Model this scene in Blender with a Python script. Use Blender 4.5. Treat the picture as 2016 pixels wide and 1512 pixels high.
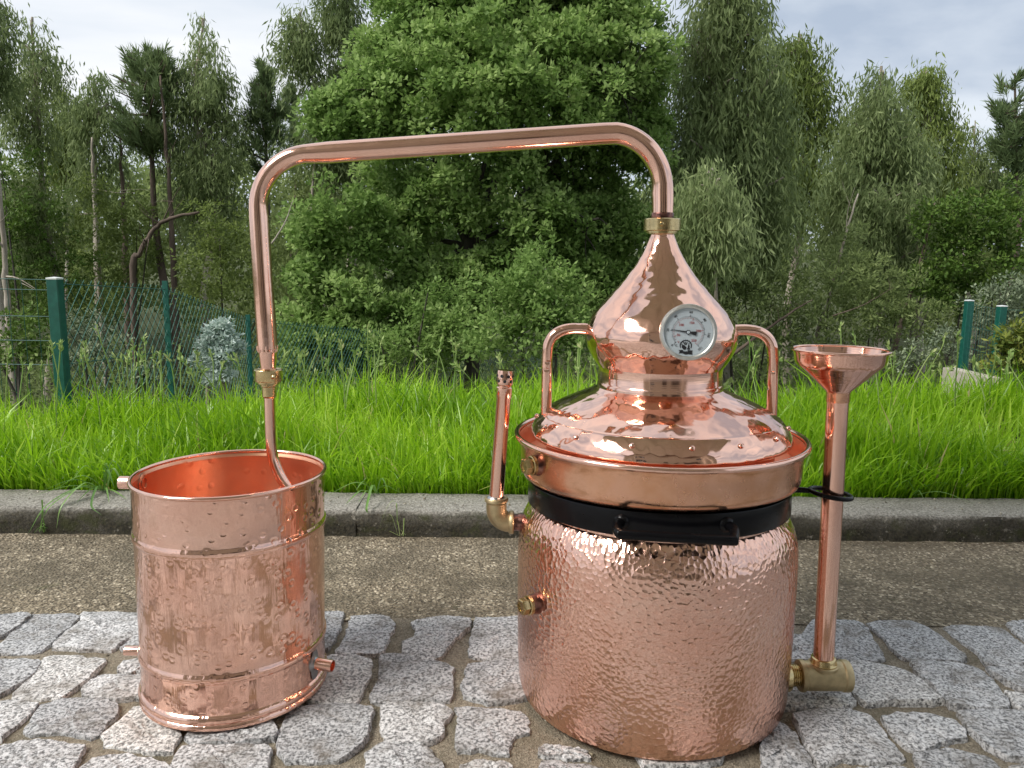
import bpy, math, random
import numpy as np
from mathutils import Vector, Matrix
R = math.radians
PI = math.pi
for o in list(bpy.data.objects):
    bpy.data.objects.remove(o)
S = bpy.context.scene
COL = S.collection

# ------------------------------------------------------------------ camera, sky, sun, exposure
F_PX, PITCH, ROLL, CAM_H = 1515.0, 0.1492, 0.0087, 0.657
cam = bpy.data.cameras.new('camera')
cam.sensor_fit = 'HORIZONTAL'
cam.sensor_width = 36.0
cam.lens = 36.0 * F_PX / 2016.0
cam.clip_start = 0.05
cam.clip_end = 3000
camo = bpy.data.objects.new('camera', cam)
COL.objects.link(camo)
camo.location = (0, 0, CAM_H)
camo.rotation_mode = 'QUATERNION'
camo.rotation_quaternion = (Matrix.Rotation(PI / 2 - PITCH, 4, 'X') @ Matrix.Rotation(ROLL, 4, 'Z')).to_quaternion()
S.camera = camo

SUN_EL, SUN_ROT = R(47), R(240)
world = bpy.data.worlds.new('World')
S.world = world
world.use_nodes = True
wn, wl = world.node_tree.nodes, world.node_tree.links
wn.clear()
w_out = wn.new('ShaderNodeOutputWorld')
w_bg = wn.new('ShaderNodeBackground')
w_bg.inputs['Strength'].default_value = 0.1
w_sky = wn.new('ShaderNodeTexSky')
w_sky.sky_type = 'NISHITA'
w_sky.sun_disc = False
w_sky.sun_elevation = SUN_EL
w_sky.sun_rotation = SUN_ROT
w_sky.air_density = 1.0
w_sky.dust_density = 1.5
w_tc = wn.new('ShaderNodeTexCoord')
w_map = wn.new('ShaderNodeMapping')
w_map.inputs['Scale'].default_value = (1.0, 1.0, 2.6)
w_map.inputs['Location'].default_value = (0.35, 0.1, 0.2)
w_n1 = wn.new('ShaderNodeTexNoise')
w_n1.inputs['Scale'].default_value = 2.1
w_n1.inputs['Detail'].default_value = 7
w_n1.inputs['Roughness'].default_value = 0.5
w_n1.inputs['Distortion'].default_value = 0.25
w_ramp = wn.new('ShaderNodeValToRGB')
cr = w_ramp.color_ramp
cr.elements[0].position = 0.36
cr.elements[0].color = (2.6, 3.05, 3.75, 1)
cr.elements[1].position = 0.66
cr.elements[1].color = (5.75, 5.8, 5.9, 1)
e = cr.elements.new(0.50)
e.color = (4.3, 4.65, 5.1, 1)
w_mix = wn.new('ShaderNodeMixRGB')
w_mix.inputs['Fac'].default_value = 0.96
wl.new(w_tc.outputs['Generated'], w_map.inputs['Vector'])
wl.new(w_map.outputs['Vector'], w_n1.inputs['Vector'])
wl.new(w_n1.outputs['Fac'], w_ramp.inputs['Fac'])
wl.new(w_sky.outputs['Color'], w_mix.inputs['Color1'])
wl.new(w_ramp.outputs['Color'], w_mix.inputs['Color2'])
wl.new(w_mix.outputs['Color'], w_bg.inputs['Color'])
wl.new(w_bg.outputs['Background'], w_out.inputs['Surface'])

sun = bpy.data.lights.new('sun', 'SUN')
sun.energy = 2.2
sun.angle = R(24)
sun.color = (1.0, 0.96, 0.9)
suno = bpy.data.objects.new('sun', sun)
COL.objects.link(suno)
# the sky's rotation is measured from +Y towards +X
sd = Vector((math.sin(SUN_ROT) * math.cos(SUN_EL), math.cos(SUN_ROT) * math.cos(SUN_EL), math.sin(SUN_EL)))
suno.rotation_mode = 'QUATERNION'
suno.rotation_quaternion = sd.to_track_quat('Z', 'Y')

S.view_settings.view_transform = 'Standard'
S.view_settings.look = 'None'
S.view_settings.exposure = 0.88
S.view_settings.gamma = 1.0
S.view_settings.use_curve_mapping = False
S.cycles.max_bounces = 12
S.cycles.glossy_bounces = 8
S.cycles.transparent_max_bounces = 16
S.cycles.diffuse_bounces = 6

# ------------------------------------------------------------------ helpers
rng = np.random.default_rng(11)
random.seed(4)


def ray(px, py):
    u, v = px - 1008.0, py - 756.0
    c, s = math.cos(ROLL), math.sin(ROLL)
    u, v = (c * u + s * v) / F_PX, (-s * u + c * v) / F_PX
    cp, sp = math.cos(PITCH), math.sin(PITCH)
    return np.array([u, cp - v * sp, -sp - v * cp])


def at(px, py, Y):
    d = ray(px, py)
    p = d * (Y / d[1])
    return np.array([p[0], Y, CAM_H + p[2]])


def ong(px, py, z=0.0):
    d = ray(px, py)
    t = (z - CAM_H) / d[2]
    return np.array([d[0] * t, d[1] * t, z])


def tag(o, label=None, cat=None, group=None, kind=None):
    if label:
        o['label'] = label
    if cat:
        o['category'] = cat
    if group:
        o['group'] = group
    if kind:
        o['kind'] = kind
    return o


def thing(name, label, cat, loc=(0, 0, 0), group=None):
    o = bpy.data.objects.new(name, None)
    o.empty_display_size = 0.1
    COL.objects.link(o)
    o.location = loc
    tag(o, label, cat, group)
    return o


def root_of(o):
    while o.parent:
        o = o.parent
    return o


def link(name, me, mat, parent=None, origin=None):
    """links mesh data built in world coordinates, made relative to its thing's base"""
    o = bpy.data.objects.new(name, me)
    if mat:
        for m in (mat if isinstance(mat, (list, tuple)) else [mat]):
            me.materials.append(m)
    COL.objects.link(o)
    if parent is not None:
        base = root_of(parent).location
        me.transform(Matrix.Translation(-Vector(base)))
        o.parent = parent
        return o
    if origin is not None:
        me.transform(Matrix.Translation(-Vector(origin)))
        o.location = origin
    return o


def np_mesh(name, V, F, smooth=False, tint=None):
    """V (n,3), F (m,k) arrays"""
    me = bpy.data.meshes.new(name)
    V = np.ascontiguousarray(V, dtype=np.float32)
    F = np.ascontiguousarray(F, dtype=np.int32)
    m, k = F.shape
    me.vertices.add(len(V))
    me.vertices.foreach_set('co', V.ravel())
    me.loops.add(m * k)
    me.loops.foreach_set('vertex_index', F.ravel())
    me.polygons.add(m)
    me.polygons.foreach_set('loop_start', np.arange(0, m * k, k, dtype=np.int32))
    me.polygons.foreach_set('loop_total', np.full(m, k, dtype=np.int32))
    if smooth:
        me.polygons.foreach_set('use_smooth', np.ones(m, dtype=bool))
    if tint is not None:
        a = me.attributes.new('tint', 'FLOAT', 'FACE')
        a.data.foreach_set('value', np.ascontiguousarray(tint, dtype=np.float32))
    me.update(calc_edges=True)
    return me


class MB:
    """collects shapes into one mesh"""

    def __init__(self):
        self.v, self.f, self.sm = [], [], []

    def add(self, V, F, smooth=True):
        b = len(self.v)
        self.v += [tuple(p) for p in V]
        self.f += [tuple(i + b for i in f) for f in F]
        self.sm += [smooth] * len(F)
        return self

    def lathe(self, prof, c=(0, 0), n=96, smooth=True, warp=None):
        V, F = [], []
        idx = []
        for r, z in prof:
            if r < 1e-6:
                V.append((c[0], c[1], z))
                idx.append([len(V) - 1] * n)
            else:
                row = []
                for k in range(n):
                    a = 2 * PI * k / n
                    V.append((c[0] + r * math.cos(a), c[1] + r * math.sin(a), z))
                    row.append(len(V) - 1)
                idx.append(row)
        for i in range(len(prof) - 1):
            for k in range(n):
                q = [idx[i][k], idx[i][(k + 1) % n], idx[i + 1][(k + 1) % n], idx[i + 1][k]]
                q2 = []
                for x in q:
                    if x not in q2:
                        q2.append(x)
                if len(q2) > 2:
                    F.append(q2)
        if warp:
            V = [warp(*p) for p in V]
        return self.add(V, F, smooth)

    def tube(self, pts, rad, n=20, caps=True, flat=None, closed=False, smooth=True):
        P = [Vector(p) for p in pts]
        m = len(P)
        rads = rad if isinstance(rad, (list, tuple, np.ndarray)) else [rad] * m
        T = []
        for i in range(m):
            if closed:
                t = P[(i + 1) % m] - P[i - 1]
            else:
                t = P[min(i + 1, m - 1)] - P[max(i - 1, 0)]
            T.append(t.normalized())
        up = Vector((0, 1, 0)) if abs(T[0].y) < 0.9 else Vector((0, 0, 1))
        N = (up - T[0] * up.dot(T[0])).normalized()
        V, F = [], []
        for i in range(m):
            N = (N - T[i] * N.dot(T[i]))
            N.normalize()
            B = T[i].cross(N)
            fl = flat[i] if flat else 1.0
            for k in range(n):
                a = 2 * PI * k / n
                V.append(P[i] + N * (rads[i] * math.cos(a)) + B * (rads[i] * fl * math.sin(a)))
        for i in range(m if closed else m - 1):
            j = (i + 1) % m
            for k in range(n):
                F.append((i * n + k, i * n + (k + 1) % n, j * n + (k + 1) % n, j * n + k))
        self.add(V, F, smooth)
        if caps and not closed:
            b = len(self.v) - len(V)
            self.f.append(tuple(b + k for k in range(n))[::-1])
            self.f.append(tuple(b + (m - 1) * n + k for k in range(n)))
            self.sm += [False, False]
        return self

    def box(self, x0, x1, y0, y1, z0, z1):
        V = [(x, y, z) for z in (z0, z1) for y in (y0, y1) for x in (x0, x1)]
        F = [(0, 2, 3, 1), (4, 5, 7, 6), (0, 1, 5, 4), (2, 6, 7, 3), (0, 4, 6, 2), (1, 3, 7, 5)]
        return self.add(V, F, False)

    def along(self, prof, p0, d, n=32, smooth=True):
        """lathe along an axis: prof (r, t), from p0 in direction d"""
        m = MB().lathe(prof, n=n, smooth=smooth)
        q = Vector((0, 0, 1)).rotation_difference(Vector(d).normalized())
        p0 = Vector(p0)
        return self.add([q @ Vector(v) + p0 for v in m.v], m.f, smooth)

    def mesh(self, name, bevel=0, split=35):
        me = bpy.data.meshes.new(name)
        me.from_pydata(self.v, [], self.f)
        me.polygons.foreach_set('use_smooth', self.sm)
        me.update()
        if split:
            me.set_sharp_from_angle(angle=R(split))
        return me

    def build(self, name, mat, parent=None, origin=None, split=35):
        return link(name, self.mesh(name, split=split), mat, parent, origin)


def arc(c, r, a0, a1, n, plane='xz', y=0):
    out = []
    for i in range(n + 1):
        a = a0 + (a1 - a0) * i / n
        out.append((c[0] + r * math.cos(a), y, c[1] + r * math.sin(a)))
    return out


def smooth_path(pts, per=8):
    """Catmull-Rom"""
    P = [np.array(p, float) for p in pts]
    P = [2 * P[0] - P[1]] + P + [2 * P[-1] - P[-2]]
    out = []
    for i in range(1, len(P) - 2):
        for k in range(per):
            t = k / per
            a, b, c, d = P[i - 1], P[i], P[i + 1], P[i + 2]
            out.append(0.5 * ((2 * b) + (-a + c) * t + (2 * a - 5 * b + 4 * c - d) * t * t + (-a + 3 * b - 3 * c + d) * t ** 3))
    out.append(P[-2])
    return [tuple(p) for p in out]


# ------------------------------------------------------------------ materials
class NT:
    def __init__(self, name):
        self.m = bpy.data.materials.new(name)
        self.m.use_nodes = True
        self.n, self.l = self.m.node_tree.nodes, self.m.node_tree.links
        self.n.clear()
        self.out = self.n.new('ShaderNodeOutputMaterial')
        self.b = self.n.new('ShaderNodeBsdfPrincipled')
        self.l.new(self.b.outputs[0], self.out.inputs[0])
        self.tc = self.n.new('ShaderNodeTexCoord')

    def obj(self, scale=(1, 1, 1)):
        mp = self.n.new('ShaderNodeMapping')
        mp.inputs['Scale'].default_value = scale
        self.l.new(self.tc.outputs['Object'], mp.inputs['Vector'])
        return mp.outputs[0]

    def cyl(self, rad):
        sp_ = self.n.new('ShaderNodeSeparateXYZ')
        self.l.new(self.tc.outputs['Object'], sp_.inputs[0])
        ang = self.math('ARCTAN2', sp_.outputs[0], sp_.outputs[1])
        cb = self.n.new('ShaderNodeCombineXYZ')
        self.l.new(self.math('MULTIPLY', ang, rad), cb.inputs[0])
        self.l.new(sp_.outputs[2], cb.inputs[1])
        return cb.outputs[0]

    def noise(self, scale, detail=4, rough=0.55, vec=None, dist=0.0):
        t = self.n.new('ShaderNodeTexNoise')
        t.inputs['Scale'].default_value = scale
        t.inputs['Detail'].default_value = detail
        t.inputs['Roughness'].default_value = rough
        t.inputs['Distortion'].default_value = dist
        self.l.new(vec or self.tc.outputs['Object'], t.inputs['Vector'])
        return t.outputs['Fac']

    def voro(self, scale, vec=None, feature='F1', out='Distance', rnd=1.0, smooth=None, dim='3D'):
        t = self.n.new('ShaderNodeTexVoronoi')
        t.voronoi_dimensions = dim
        t.feature = feature
        t.inputs['Scale'].default_value = scale
        t.inputs['Randomness'].default_value = rnd
        if smooth is not None:
            t.inputs['Smoothness'].default_value = smooth
        self.l.new(vec or self.tc.outputs['Object'], t.inputs['Vector'])
        return t.outputs[out]

    def ramp(self, fac, stops):
        r = self.n.new('ShaderNodeValToRGB')
        els = r.color_ramp.elements
        while len(els) < len(stops):
            els.new(0.5)
        for e_, (p, c) in zip(els, stops):
            e_.position = p
            e_.color = (c[0], c[1], c[2], 1) if isinstance(c, (tuple, list)) else (c, c, c, 1)
        self.l.new(fac, r.inputs['Fac'])
        return r.outputs['Color']

    def mix(self, fac, a, b, mode='MIX'):
        r = self.n.new('ShaderNodeMixRGB')
        r.blend_type = mode
        for sock, v in ((r.inputs['Fac'], fac), (r.inputs['Color1'], a), (r.inputs['Color2'], b)):
            if isinstance(v, (int, float)):
                sock.default_value = v if sock.name == 'Fac' else (v, v, v, 1)
            elif isinstance(v, (tuple, list)):
                sock.default_value = (v[0], v[1], v[2], 1)
            else:
                self.l.new(v, sock)
        return r.outputs['Color']

    def math(self, op, a, b=0.0):
        r = self.n.new('ShaderNodeMath')
        r.operation = op
        for sock, v in ((r.inputs[0], a), (r.inputs[1], b)):
            if isinstance(v, (int, float)):
                sock.default_value = v
            else:
                self.l.new(v, sock)
        return r.outputs[0]

    def bump(self, height, dist, strength=1.0, prev=None):
        b = self.n.new('ShaderNodeBump')
        b.inputs['Distance'].default_value = dist
        b.inputs['Strength'].default_value = strength
        self.l.new(height, b.inputs['Height'])
        if prev is not None:
            self.l.new(prev, b.inputs['Normal'])
        return b.outputs[0]

    def set(self, **kw):
        names = dict(color='Base Color', rough='Roughness', metal='Metallic', normal='Normal', spec='Specular IOR Level', coat='Coat Weight', coatr='Coat Roughness')
        for k, v in kw.items():
            s = self.b.inputs[names[k]]
            if isinstance(v, (int, float)):
                s.default_value = v
            elif isinstance(v, (tuple, list)):
                s.default_value = (v[0], v[1], v[2], 1)
            else:
                self.l.new(v, s)
        return self.m


CU = (0.95, 0.62, 0.495)


def copper(name, kind):
    t = NT(name)
    base = t.mix(t.ramp(t.noise(9, 3), [(0.35, 0.0), (0.75, 1.0)]), CU, (0.90, 0.525, 0.40))
    rough = t.ramp(t.noise(30, 4), [(0.3, 0.07), (0.75, 0.14)])
    nor = None
    if kind == 'hammered':
        nz = t.n.new('ShaderNodeTexNoise'); nz.inputs['Scale'].default_value = 45; nz.inputs['Detail'].default_value = 2
        t.l.new(t.tc.outputs['Object'], nz.inputs['Vector'])
        vm = t.n.new('ShaderNodeVectorMath'); vm.operation = 'MULTIPLY_ADD'
        t.l.new(nz.outputs['Color'], vm.inputs[0]); vm.inputs[1].default_value = (0.008, 0.008, 0.0); t.l.new(t.cyl(0.211), vm.inputs[2])
        d = t.voro(150, vec=vm.outputs[0], rnd=0.95, dim='2D')
        h = t.math('MULTIPLY', d, d)
        nor = t.bump(h, 0.0014, 0.8)
        nor = t.bump(t.noise(42, 2), 0.0016, 0.6, nor)
        nor = t.bump(t.noise(260, 2), 0.0002, 0.5, nor)
        base = t.mix(t.ramp(t.noise(140, 3), [(0.45, 0.0), (0.7, 0.5)]), base, (0.82, 0.44, 0.32))
        rough = t.ramp(t.noise(60, 4), [(0.3, 0.10), (0.75, 0.22)])
    elif kind == 'dimpled':
        d = t.voro(42, vec=t.cyl(0.137), rnd=0.8, dim='2D')
        pim = t.ramp(d, [(0.03, 0.0), (0.13, 0.35), (0.2, 1.0), (0.27, 0.8), (0.36, 0.55), (0.6, 0.5)])
        streak = t.noise(1.0, 3, 0.5, t.obj((75, 75, 7)))
        nor = t.bump(pim, 0.0008, 0.6)
        nor = t.bump(streak, 0.0019, 0.62, nor)
        nor = t.bump(t.noise(35, 2), 0.0016, 0.45, nor)
        rough = t.ramp(t.noise(60, 4), [(0.3, 0.08), (0.75, 0.17)])
    elif kind == 'planished':
        d = t.voro(60, rnd=0.9, feature='SMOOTH_F1', smooth=0.35)
        nor = t.bump(d, 0.0014, 0.5)
        nor = t.bump(t.noise(30, 2), 0.002, 0.42, nor)
        rough = t.ramp(t.noise(30, 4), [(0.3, 0.05), (0.75, 0.11)])
    elif kind == 'spun':
        lines = t.noise(1.0, 2, 0.5, t.obj((3, 3, 420)))
        nor = t.bump(lines, 0.00035, 0.5)
        nor = t.bump(t.noise(18, 2), 0.0012, 0.3, nor)
    elif kind == 'handle':
        sp = t.voro(75, rnd=0.5, vec=t.obj((0.6, 0.6, 1.0)))
        nor = t.bump(t.ramp(sp, [(0.0, 0.0), (0.33, 1.0)]), 0.0022, 1.0)
    elif kind == 'drawn':
        nor = t.bump(t.noise(20, 3), 0.0009, 0.35)
        nor = t.bump(t.noise(1.0, 2, 0.5, t.obj((260, 260, 6))), 0.00025, 0.3, nor)
        rough = t.ramp(t.noise(30, 4), [(0.3, 0.09), (0.75, 0.19)])
    elif kind == 'satin':
        base = t.mix(t.ramp(t.noise(12, 4), [(0.35, 0.0), (0.7, 1.0)]), (0.96, 0.53, 0.34), (0.90, 0.45, 0.27))
        nor = t.bump(t.ramp(t.voro(45), [(0.08, 1.0), (0.25, 0.0)]), 0.001, 0.6)
        rough = t.ramp(t.noise(40, 4), [(0.3, 0.30), (0.75, 0.42)])
    elif kind == 'tarnished':
        base = t.mix(t.ramp(t.noise(22, 5, 0.6), [(0.38, 0.0), (0.7, 1.0)]), (0.86, 0.50, 0.335), (0.74, 0.385, 0.215))
        nor = t.bump(t.noise(30, 3), 0.0012, 0.35)
        nor = t.bump(t.noise(300, 2), 0.0002, 0.5, nor)
        rough = t.ramp(t.noise(90, 5, 0.65), [(0.3, 0.14), (0.75, 0.30)])
    smudge = t.ramp(t.noise(11, 6, 0.7, dist=0.8), [(0.48, 0.0), (0.66, 1.0)])
    rough = t.mix(t.math('MULTIPLY', smudge, 0.12), rough, 0.6)
    base = t.mix(t.math('MULTIPLY', smudge, 0.22), base, (0.80, 0.44, 0.34))
    t.set(color=base, metal=1.0, rough=rough)
    if nor is not None:
        t.set(normal=nor)
    return t.m


M = {}
for k_ in ('hammered', 'dimpled', 'planished', 'spun', 'handle', 'drawn', 'tarnished', 'plain', 'satin'):
    M['cu_' + k_] = copper('copper_' + k_, k_)


def brass(name, col, r0, r1):
    t = NT(name)
    base = t.mix(t.ramp(t.noise(70, 4), [(0.4, 0.0), (0.75, 1.0)]), col, tuple(c * 0.7 for c in col))
    return t.set(color=base, metal=1.0, rough=t.ramp(t.noise(200, 4), [(0.3, r0), (0.7, r1)]), normal=t.bump(t.noise(420, 3), 0.0003, 0.45))


M['brass'] = brass('brass_polished', (0.66, 0.52, 0.27), 0.16, 0.3)
M['brass_cast'] = brass('brass_cast', (0.56, 0.455, 0.27), 0.42, 0.56)
M['solder'] = brass('solder_grey', (0.42, 0.42, 0.43), 0.25, 0.5)
M['steel'] = brass('steel_satin', (0.72, 0.72, 0.68), 0.34, 0.44)
t = NT('soot_ring')
M['soot'] = t.set(color=t.ramp(t.noise(120, 4), [(0.4, (0.10, 0.05, 0.045)), (0.7, (0.45, 0.22, 0.17))]), metal=1.0, rough=0.3)
t = NT('black_enamel')
M['black'] = t.set(color=(0.004, 0.004, 0.005), rough=t.ramp(t.noise(60, 3), [(0.3, 0.2), (0.8, 0.3)]), spec=0.18, normal=t.bump(t.noise(260, 3), 0.0002, 0.5))
t = NT('ink')
M['ink'] = t.set(color=(0.015, 0.016, 0.02), rough=0.5)
t = NT('red_ink')
M['red'] = t.set(color=(0.42, 0.05, 0.05), rough=0.5)
t = NT('dial_white')
M['dial'] = t.set(color=(0.52, 0.59, 0.63), rough=0.45)
# glass: clear with a fresnel reflection
t = NT('dial_glass')
tr, gl, fr, mx = (t.n.new(x) for x in ('ShaderNodeBsdfTransparent', 'ShaderNodeBsdfGlossy', 'ShaderNodeFresnel', 'ShaderNodeMixShader'))
gl.inputs['Roughness'].default_value = 0.02
t.n.remove(fr)
lw = t.n.new('ShaderNodeLayerWeight')
lw.inputs['Blend'].default_value = 0.5
t.l.new(t.math('ADD', 0.035, t.math('MULTIPLY', t.math('POWER', lw.outputs['Facing'], 4.0), 0.6)), mx.inputs[0])
t.l.new(tr.outputs[0], mx.inputs[1]); t.l.new(gl.outputs[0], mx.inputs[2])
t.l.new(mx.outputs[0], t.out.inputs[0])
M['glass'] = t.m

# granite setts: salt-and-pepper grains
t = NT('granite')
grain = t.noise(210, 3, 0.7)
grain2 = t.voro(260, out='Color')
g1 = t.ramp(grain, [(0.39, 0.05), (0.45, 0.28), (0.51, 0.58), (0.58, 0.88)])
g2 = t.mix(0.3, g1, t.ramp(grain2, [(0.1, 0.16), (0.5, 0.42), (0.9, 0.66)]))
oi = t.n.new('ShaderNodeObjectInfo')
stone_tint = t.ramp(oi.outputs['Random'], [(0.0, (0.66, 0.665, 0.675)), (0.5, (0.87, 0.87, 0.875)), (1.0, (1.0, 0.98, 0.95))])
g3 = t.mix(1.0, g2, stone_tint, 'MULTIPLY')
dirt = t.ramp(t.noise(14, 6, 0.7, dist=0.6), [(0.49, 0.0), (0.70, 0.8)])
g4 = t.mix(dirt, g3, (0.13, 0.11, 0.085))
nor = t.bump(t.noise(70, 5, 0.65), 0.006, 0.55)
nor = t.bump(t.noise(420, 2), 0.001, 0.8, nor)
M['granite'] = t.set(color=g4, rough=0.72, normal=nor, spec=0.4)

# sand and grit between the setts
t = NT('joint_grit')
c = t.mix(t.ramp(t.voro(420, out='Color'), [(0.0, 0.0), (1.0, 1.0)]), (0.11, 0.09, 0.062), (0.36, 0.31, 0.235))
c = t.mix(t.ramp(t.noise(9, 5, 0.65), [(0.45, 0.0), (0.7, 0.8)]), c, (0.10, 0.09, 0.055))
nor = t.bump(t.voro(420), 0.002, 0.8)
nor = t.bump(t.noise(60, 4), 0.008, 0.5, nor)
M['grit'] = t.set(color=c, rough=0.9, normal=nor)

# washed aggregate strip
t = NT('washed_aggregate')
cell = t.voro(195, out='Color')
c = t.ramp(cell, [(0.1, (0.085, 0.067, 0.043)), (0.45, (0.20, 0.162, 0.108)), (0.75, (0.33, 0.275, 0.19)), (0.93, (0.70, 0.61, 0.46))])
c = t.mix(t.ramp(t.noise(6, 5, 0.65), [(0.38, 0.0), (0.62, 0.75)]), c, (0.095, 0.077, 0.048))
c = t.mix(t.ramp(t.noise(13, 6, 0.7), [(0.62, 0.0), (0.74, 0.5)]), c, (0.075, 0.085, 0.028))
nor = t.bump(t.voro(170), 0.005, 1.0)
nor = t.bump(t.noise(40, 4), 0.006, 0.5, nor)
M['aggregate'] = t.set(color=c, rough=0.85, normal=nor)

# old kerb concrete: worn pale top, mossy, damp face with its shade put into the colour too
t = NT('kerb_concrete')
c = t.ramp(t.noise(190, 4, 0.7), [(0.33, (0.12, 0.112, 0.095)), (0.5, (0.33, 0.31, 0.27)), (0.68, (0.56, 0.53, 0.47))])
c = t.mix(t.ramp(t.voro(170, out='Color'), [(0.9, 0.0), (0.97, 0.8)]), c, (0.62, 0.58, 0.5))
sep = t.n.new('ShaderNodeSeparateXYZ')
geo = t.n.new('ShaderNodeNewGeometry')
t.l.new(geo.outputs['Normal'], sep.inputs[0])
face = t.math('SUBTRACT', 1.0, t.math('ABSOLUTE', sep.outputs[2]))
moss_shade = t.math('MULTIPLY', face, t.ramp(t.noise(11, 6, 0.7), [(0.2, 0.72), (0.5, 1.0)]))
c = t.mix(moss_shade, c, t.ramp(t.noise(150, 4), [(0.4, (0.018, 0.016, 0.009)), (0.72, (0.075, 0.065, 0.038))]))
c = t.mix(t.ramp(t.noise(8, 5, 0.7), [(0.5, 0.0), (0.75, 0.55)]), c, (0.09, 0.085, 0.055))
c = t.mix(t.ramp(t.noise(45, 6, 0.75), [(0.6, 0.0), (0.68, 0.6)]), c, (0.50, 0.47, 0.40))
c = t.mix(t.ramp(t.noise(75, 5, 0.7), [(0.60, 0.0), (0.70, 0.85)]), c, (0.035, 0.032, 0.024))
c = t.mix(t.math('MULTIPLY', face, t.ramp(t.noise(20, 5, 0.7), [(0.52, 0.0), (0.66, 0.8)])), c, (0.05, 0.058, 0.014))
nor = t.bump(t.noise(140, 5, 0.75), 0.009, 0.9)
nor = t.bump(t.noise(18, 3), 0.01, 0.4, nor)
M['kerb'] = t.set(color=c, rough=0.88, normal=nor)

t = NT('plain_concrete')
M['concrete'] = t.set(color=t.ramp(t.noise(40, 5, 0.7), [(0.35, (0.30, 0.27, 0.22)), (0.7, (0.52, 0.48, 0.41))]), rough=0.9, normal=t.bump(t.noise(150, 4), 0.003, 0.6))
t = NT('soil')
c = t.ramp(t.noise(4, 6, 0.7), [(0.35, (0.035, 0.045, 0.015)), (0.55, (0.06, 0.075, 0.022)), (0.72, (0.085, 0.065, 0.035))])
M['soil'] = t.set(color=c, rough=0.95, normal=t.bump(t.noise(30, 5), 0.03, 0.7))
t = NT('yard_stone')
c = t.mix(t.ramp(t.voro(8.5, feature='DISTANCE_TO_EDGE'), [(0.03, 0.0), (0.08, 1.0)]), (0.22, 0.19, 0.14), t.ramp(t.noise(120, 3), [(0.35, 0.3), (0.65, 0.6)]))
M['yard'] = t.set(color=c, rough=0.85)
t = NT('plaster')
M['plaster'] = t.set(color=t.ramp(t.noise(3, 5), [(0.35, (0.40, 0.35, 0.27)), (0.7, (0.47, 0.41, 0.32))]), rough=0.9)
t = NT('ceiling_paint')
M['ceiling'] = t.set(color=t.ramp(t.noise(3, 5), [(0.35, (0.66, 0.62, 0.54)), (0.7, (0.74, 0.70, 0.61))]), rough=0.9)
t = NT('roof_tile')
M['tile'] = t.set(color=t.ramp(t.noise(12, 4), [(0.35, (0.22, 0.08, 0.04)), (0.7, (0.34, 0.14, 0.08))]), rough=0.85)
t = NT('dark_wood')
M['door'] = t.set(color=(0.10, 0.075, 0.055), rough=0.5)
t = NT('window_pane')
M['pane'] = t.set(color=(0.02, 0.025, 0.03), rough=0.06, spec=0.6)
t = NT('green_paint')
M['fence'] = t.set(color=t.ramp(t.noise(30, 4), [(0.4, (0.005, 0.075, 0.055)), (0.75, (0.012, 0.11, 0.082))]), rough=0.4)
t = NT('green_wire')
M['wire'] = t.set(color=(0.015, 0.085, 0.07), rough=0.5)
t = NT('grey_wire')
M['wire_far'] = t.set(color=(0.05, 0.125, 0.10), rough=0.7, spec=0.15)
t = NT('post_cap')
M['cap'] = t.set(color=(0.72, 0.74, 0.74), rough=0.5)
t = NT('dry_bits')
M['bits'] = t.set(color=t.ramp(t.n.new('ShaderNodeNewGeometry').outputs['Random Per Island'], [(0.0, (0.10, 0.08, 0.05)), (0.5, (0.34, 0.29, 0.2)), (1.0, (0.6, 0.55, 0.45))]), rough=0.85)


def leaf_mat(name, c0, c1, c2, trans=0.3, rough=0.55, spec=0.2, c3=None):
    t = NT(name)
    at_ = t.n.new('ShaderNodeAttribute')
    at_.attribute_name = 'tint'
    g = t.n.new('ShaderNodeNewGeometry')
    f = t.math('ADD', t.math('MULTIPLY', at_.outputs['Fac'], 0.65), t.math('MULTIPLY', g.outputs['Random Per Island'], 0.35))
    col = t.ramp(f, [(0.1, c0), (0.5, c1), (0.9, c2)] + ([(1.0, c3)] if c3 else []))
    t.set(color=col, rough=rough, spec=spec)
    tl = t.n.new('ShaderNodeBsdfTranslucent')
    t.l.new(col, tl.inputs['Color'])
    mx = t.n.new('ShaderNodeMixShader')
    mx.inputs[0].default_value = trans
    t.l.new(t.b.outputs[0], mx.inputs[1]); t.l.new(tl.outputs[0], mx.inputs[2])
    t.l.new(mx.outputs[0], t.out.inputs[0])
    return t.m


M['oak'] = leaf_mat('oak_leaf', (0.14, 0.235, 0.055), (0.25, 0.38, 0.105), (0.42, 0.55, 0.20), trans=0.5)
M['euc'] = leaf_mat('eucalyptus_leaf', (0.135, 0.185, 0.07), (0.23, 0.295, 0.12), (0.36, 0.43, 0.20), trans=0.5)
M['eucy'] = leaf_mat('young_eucalyptus_leaf', (0.13, 0.18, 0.045), (0.22, 0.285, 0.075), (0.34, 0.41, 0.13), trans=0.45)
M['pine'] = leaf_mat('pine_needle', (0.10, 0.15, 0.06), (0.165, 0.23, 0.095), (0.24, 0.31, 0.13), trans=0.4)
M['brush'] = leaf_mat('brush_leaf', (0.125, 0.17, 0.058), (0.21, 0.27, 0.095), (0.32, 0.39, 0.15), trans=0.5)
M['bright'] = leaf_mat('bright_leaf', (0.08, 0.15, 0.025), (0.145, 0.225, 0.045), (0.22, 0.31, 0.075))
M['silver'] = leaf_mat('silver_leaf', (0.25, 0.34, 0.29), (0.44, 0.54, 0.48), (0.68, 0.76, 0.70), trans=0.25)
M['pale'] = leaf_mat('pale_leaf', (0.13, 0.17, 0.10), (0.24, 0.29, 0.18), (0.38, 0.42, 0.28), trans=0.2)
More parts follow.
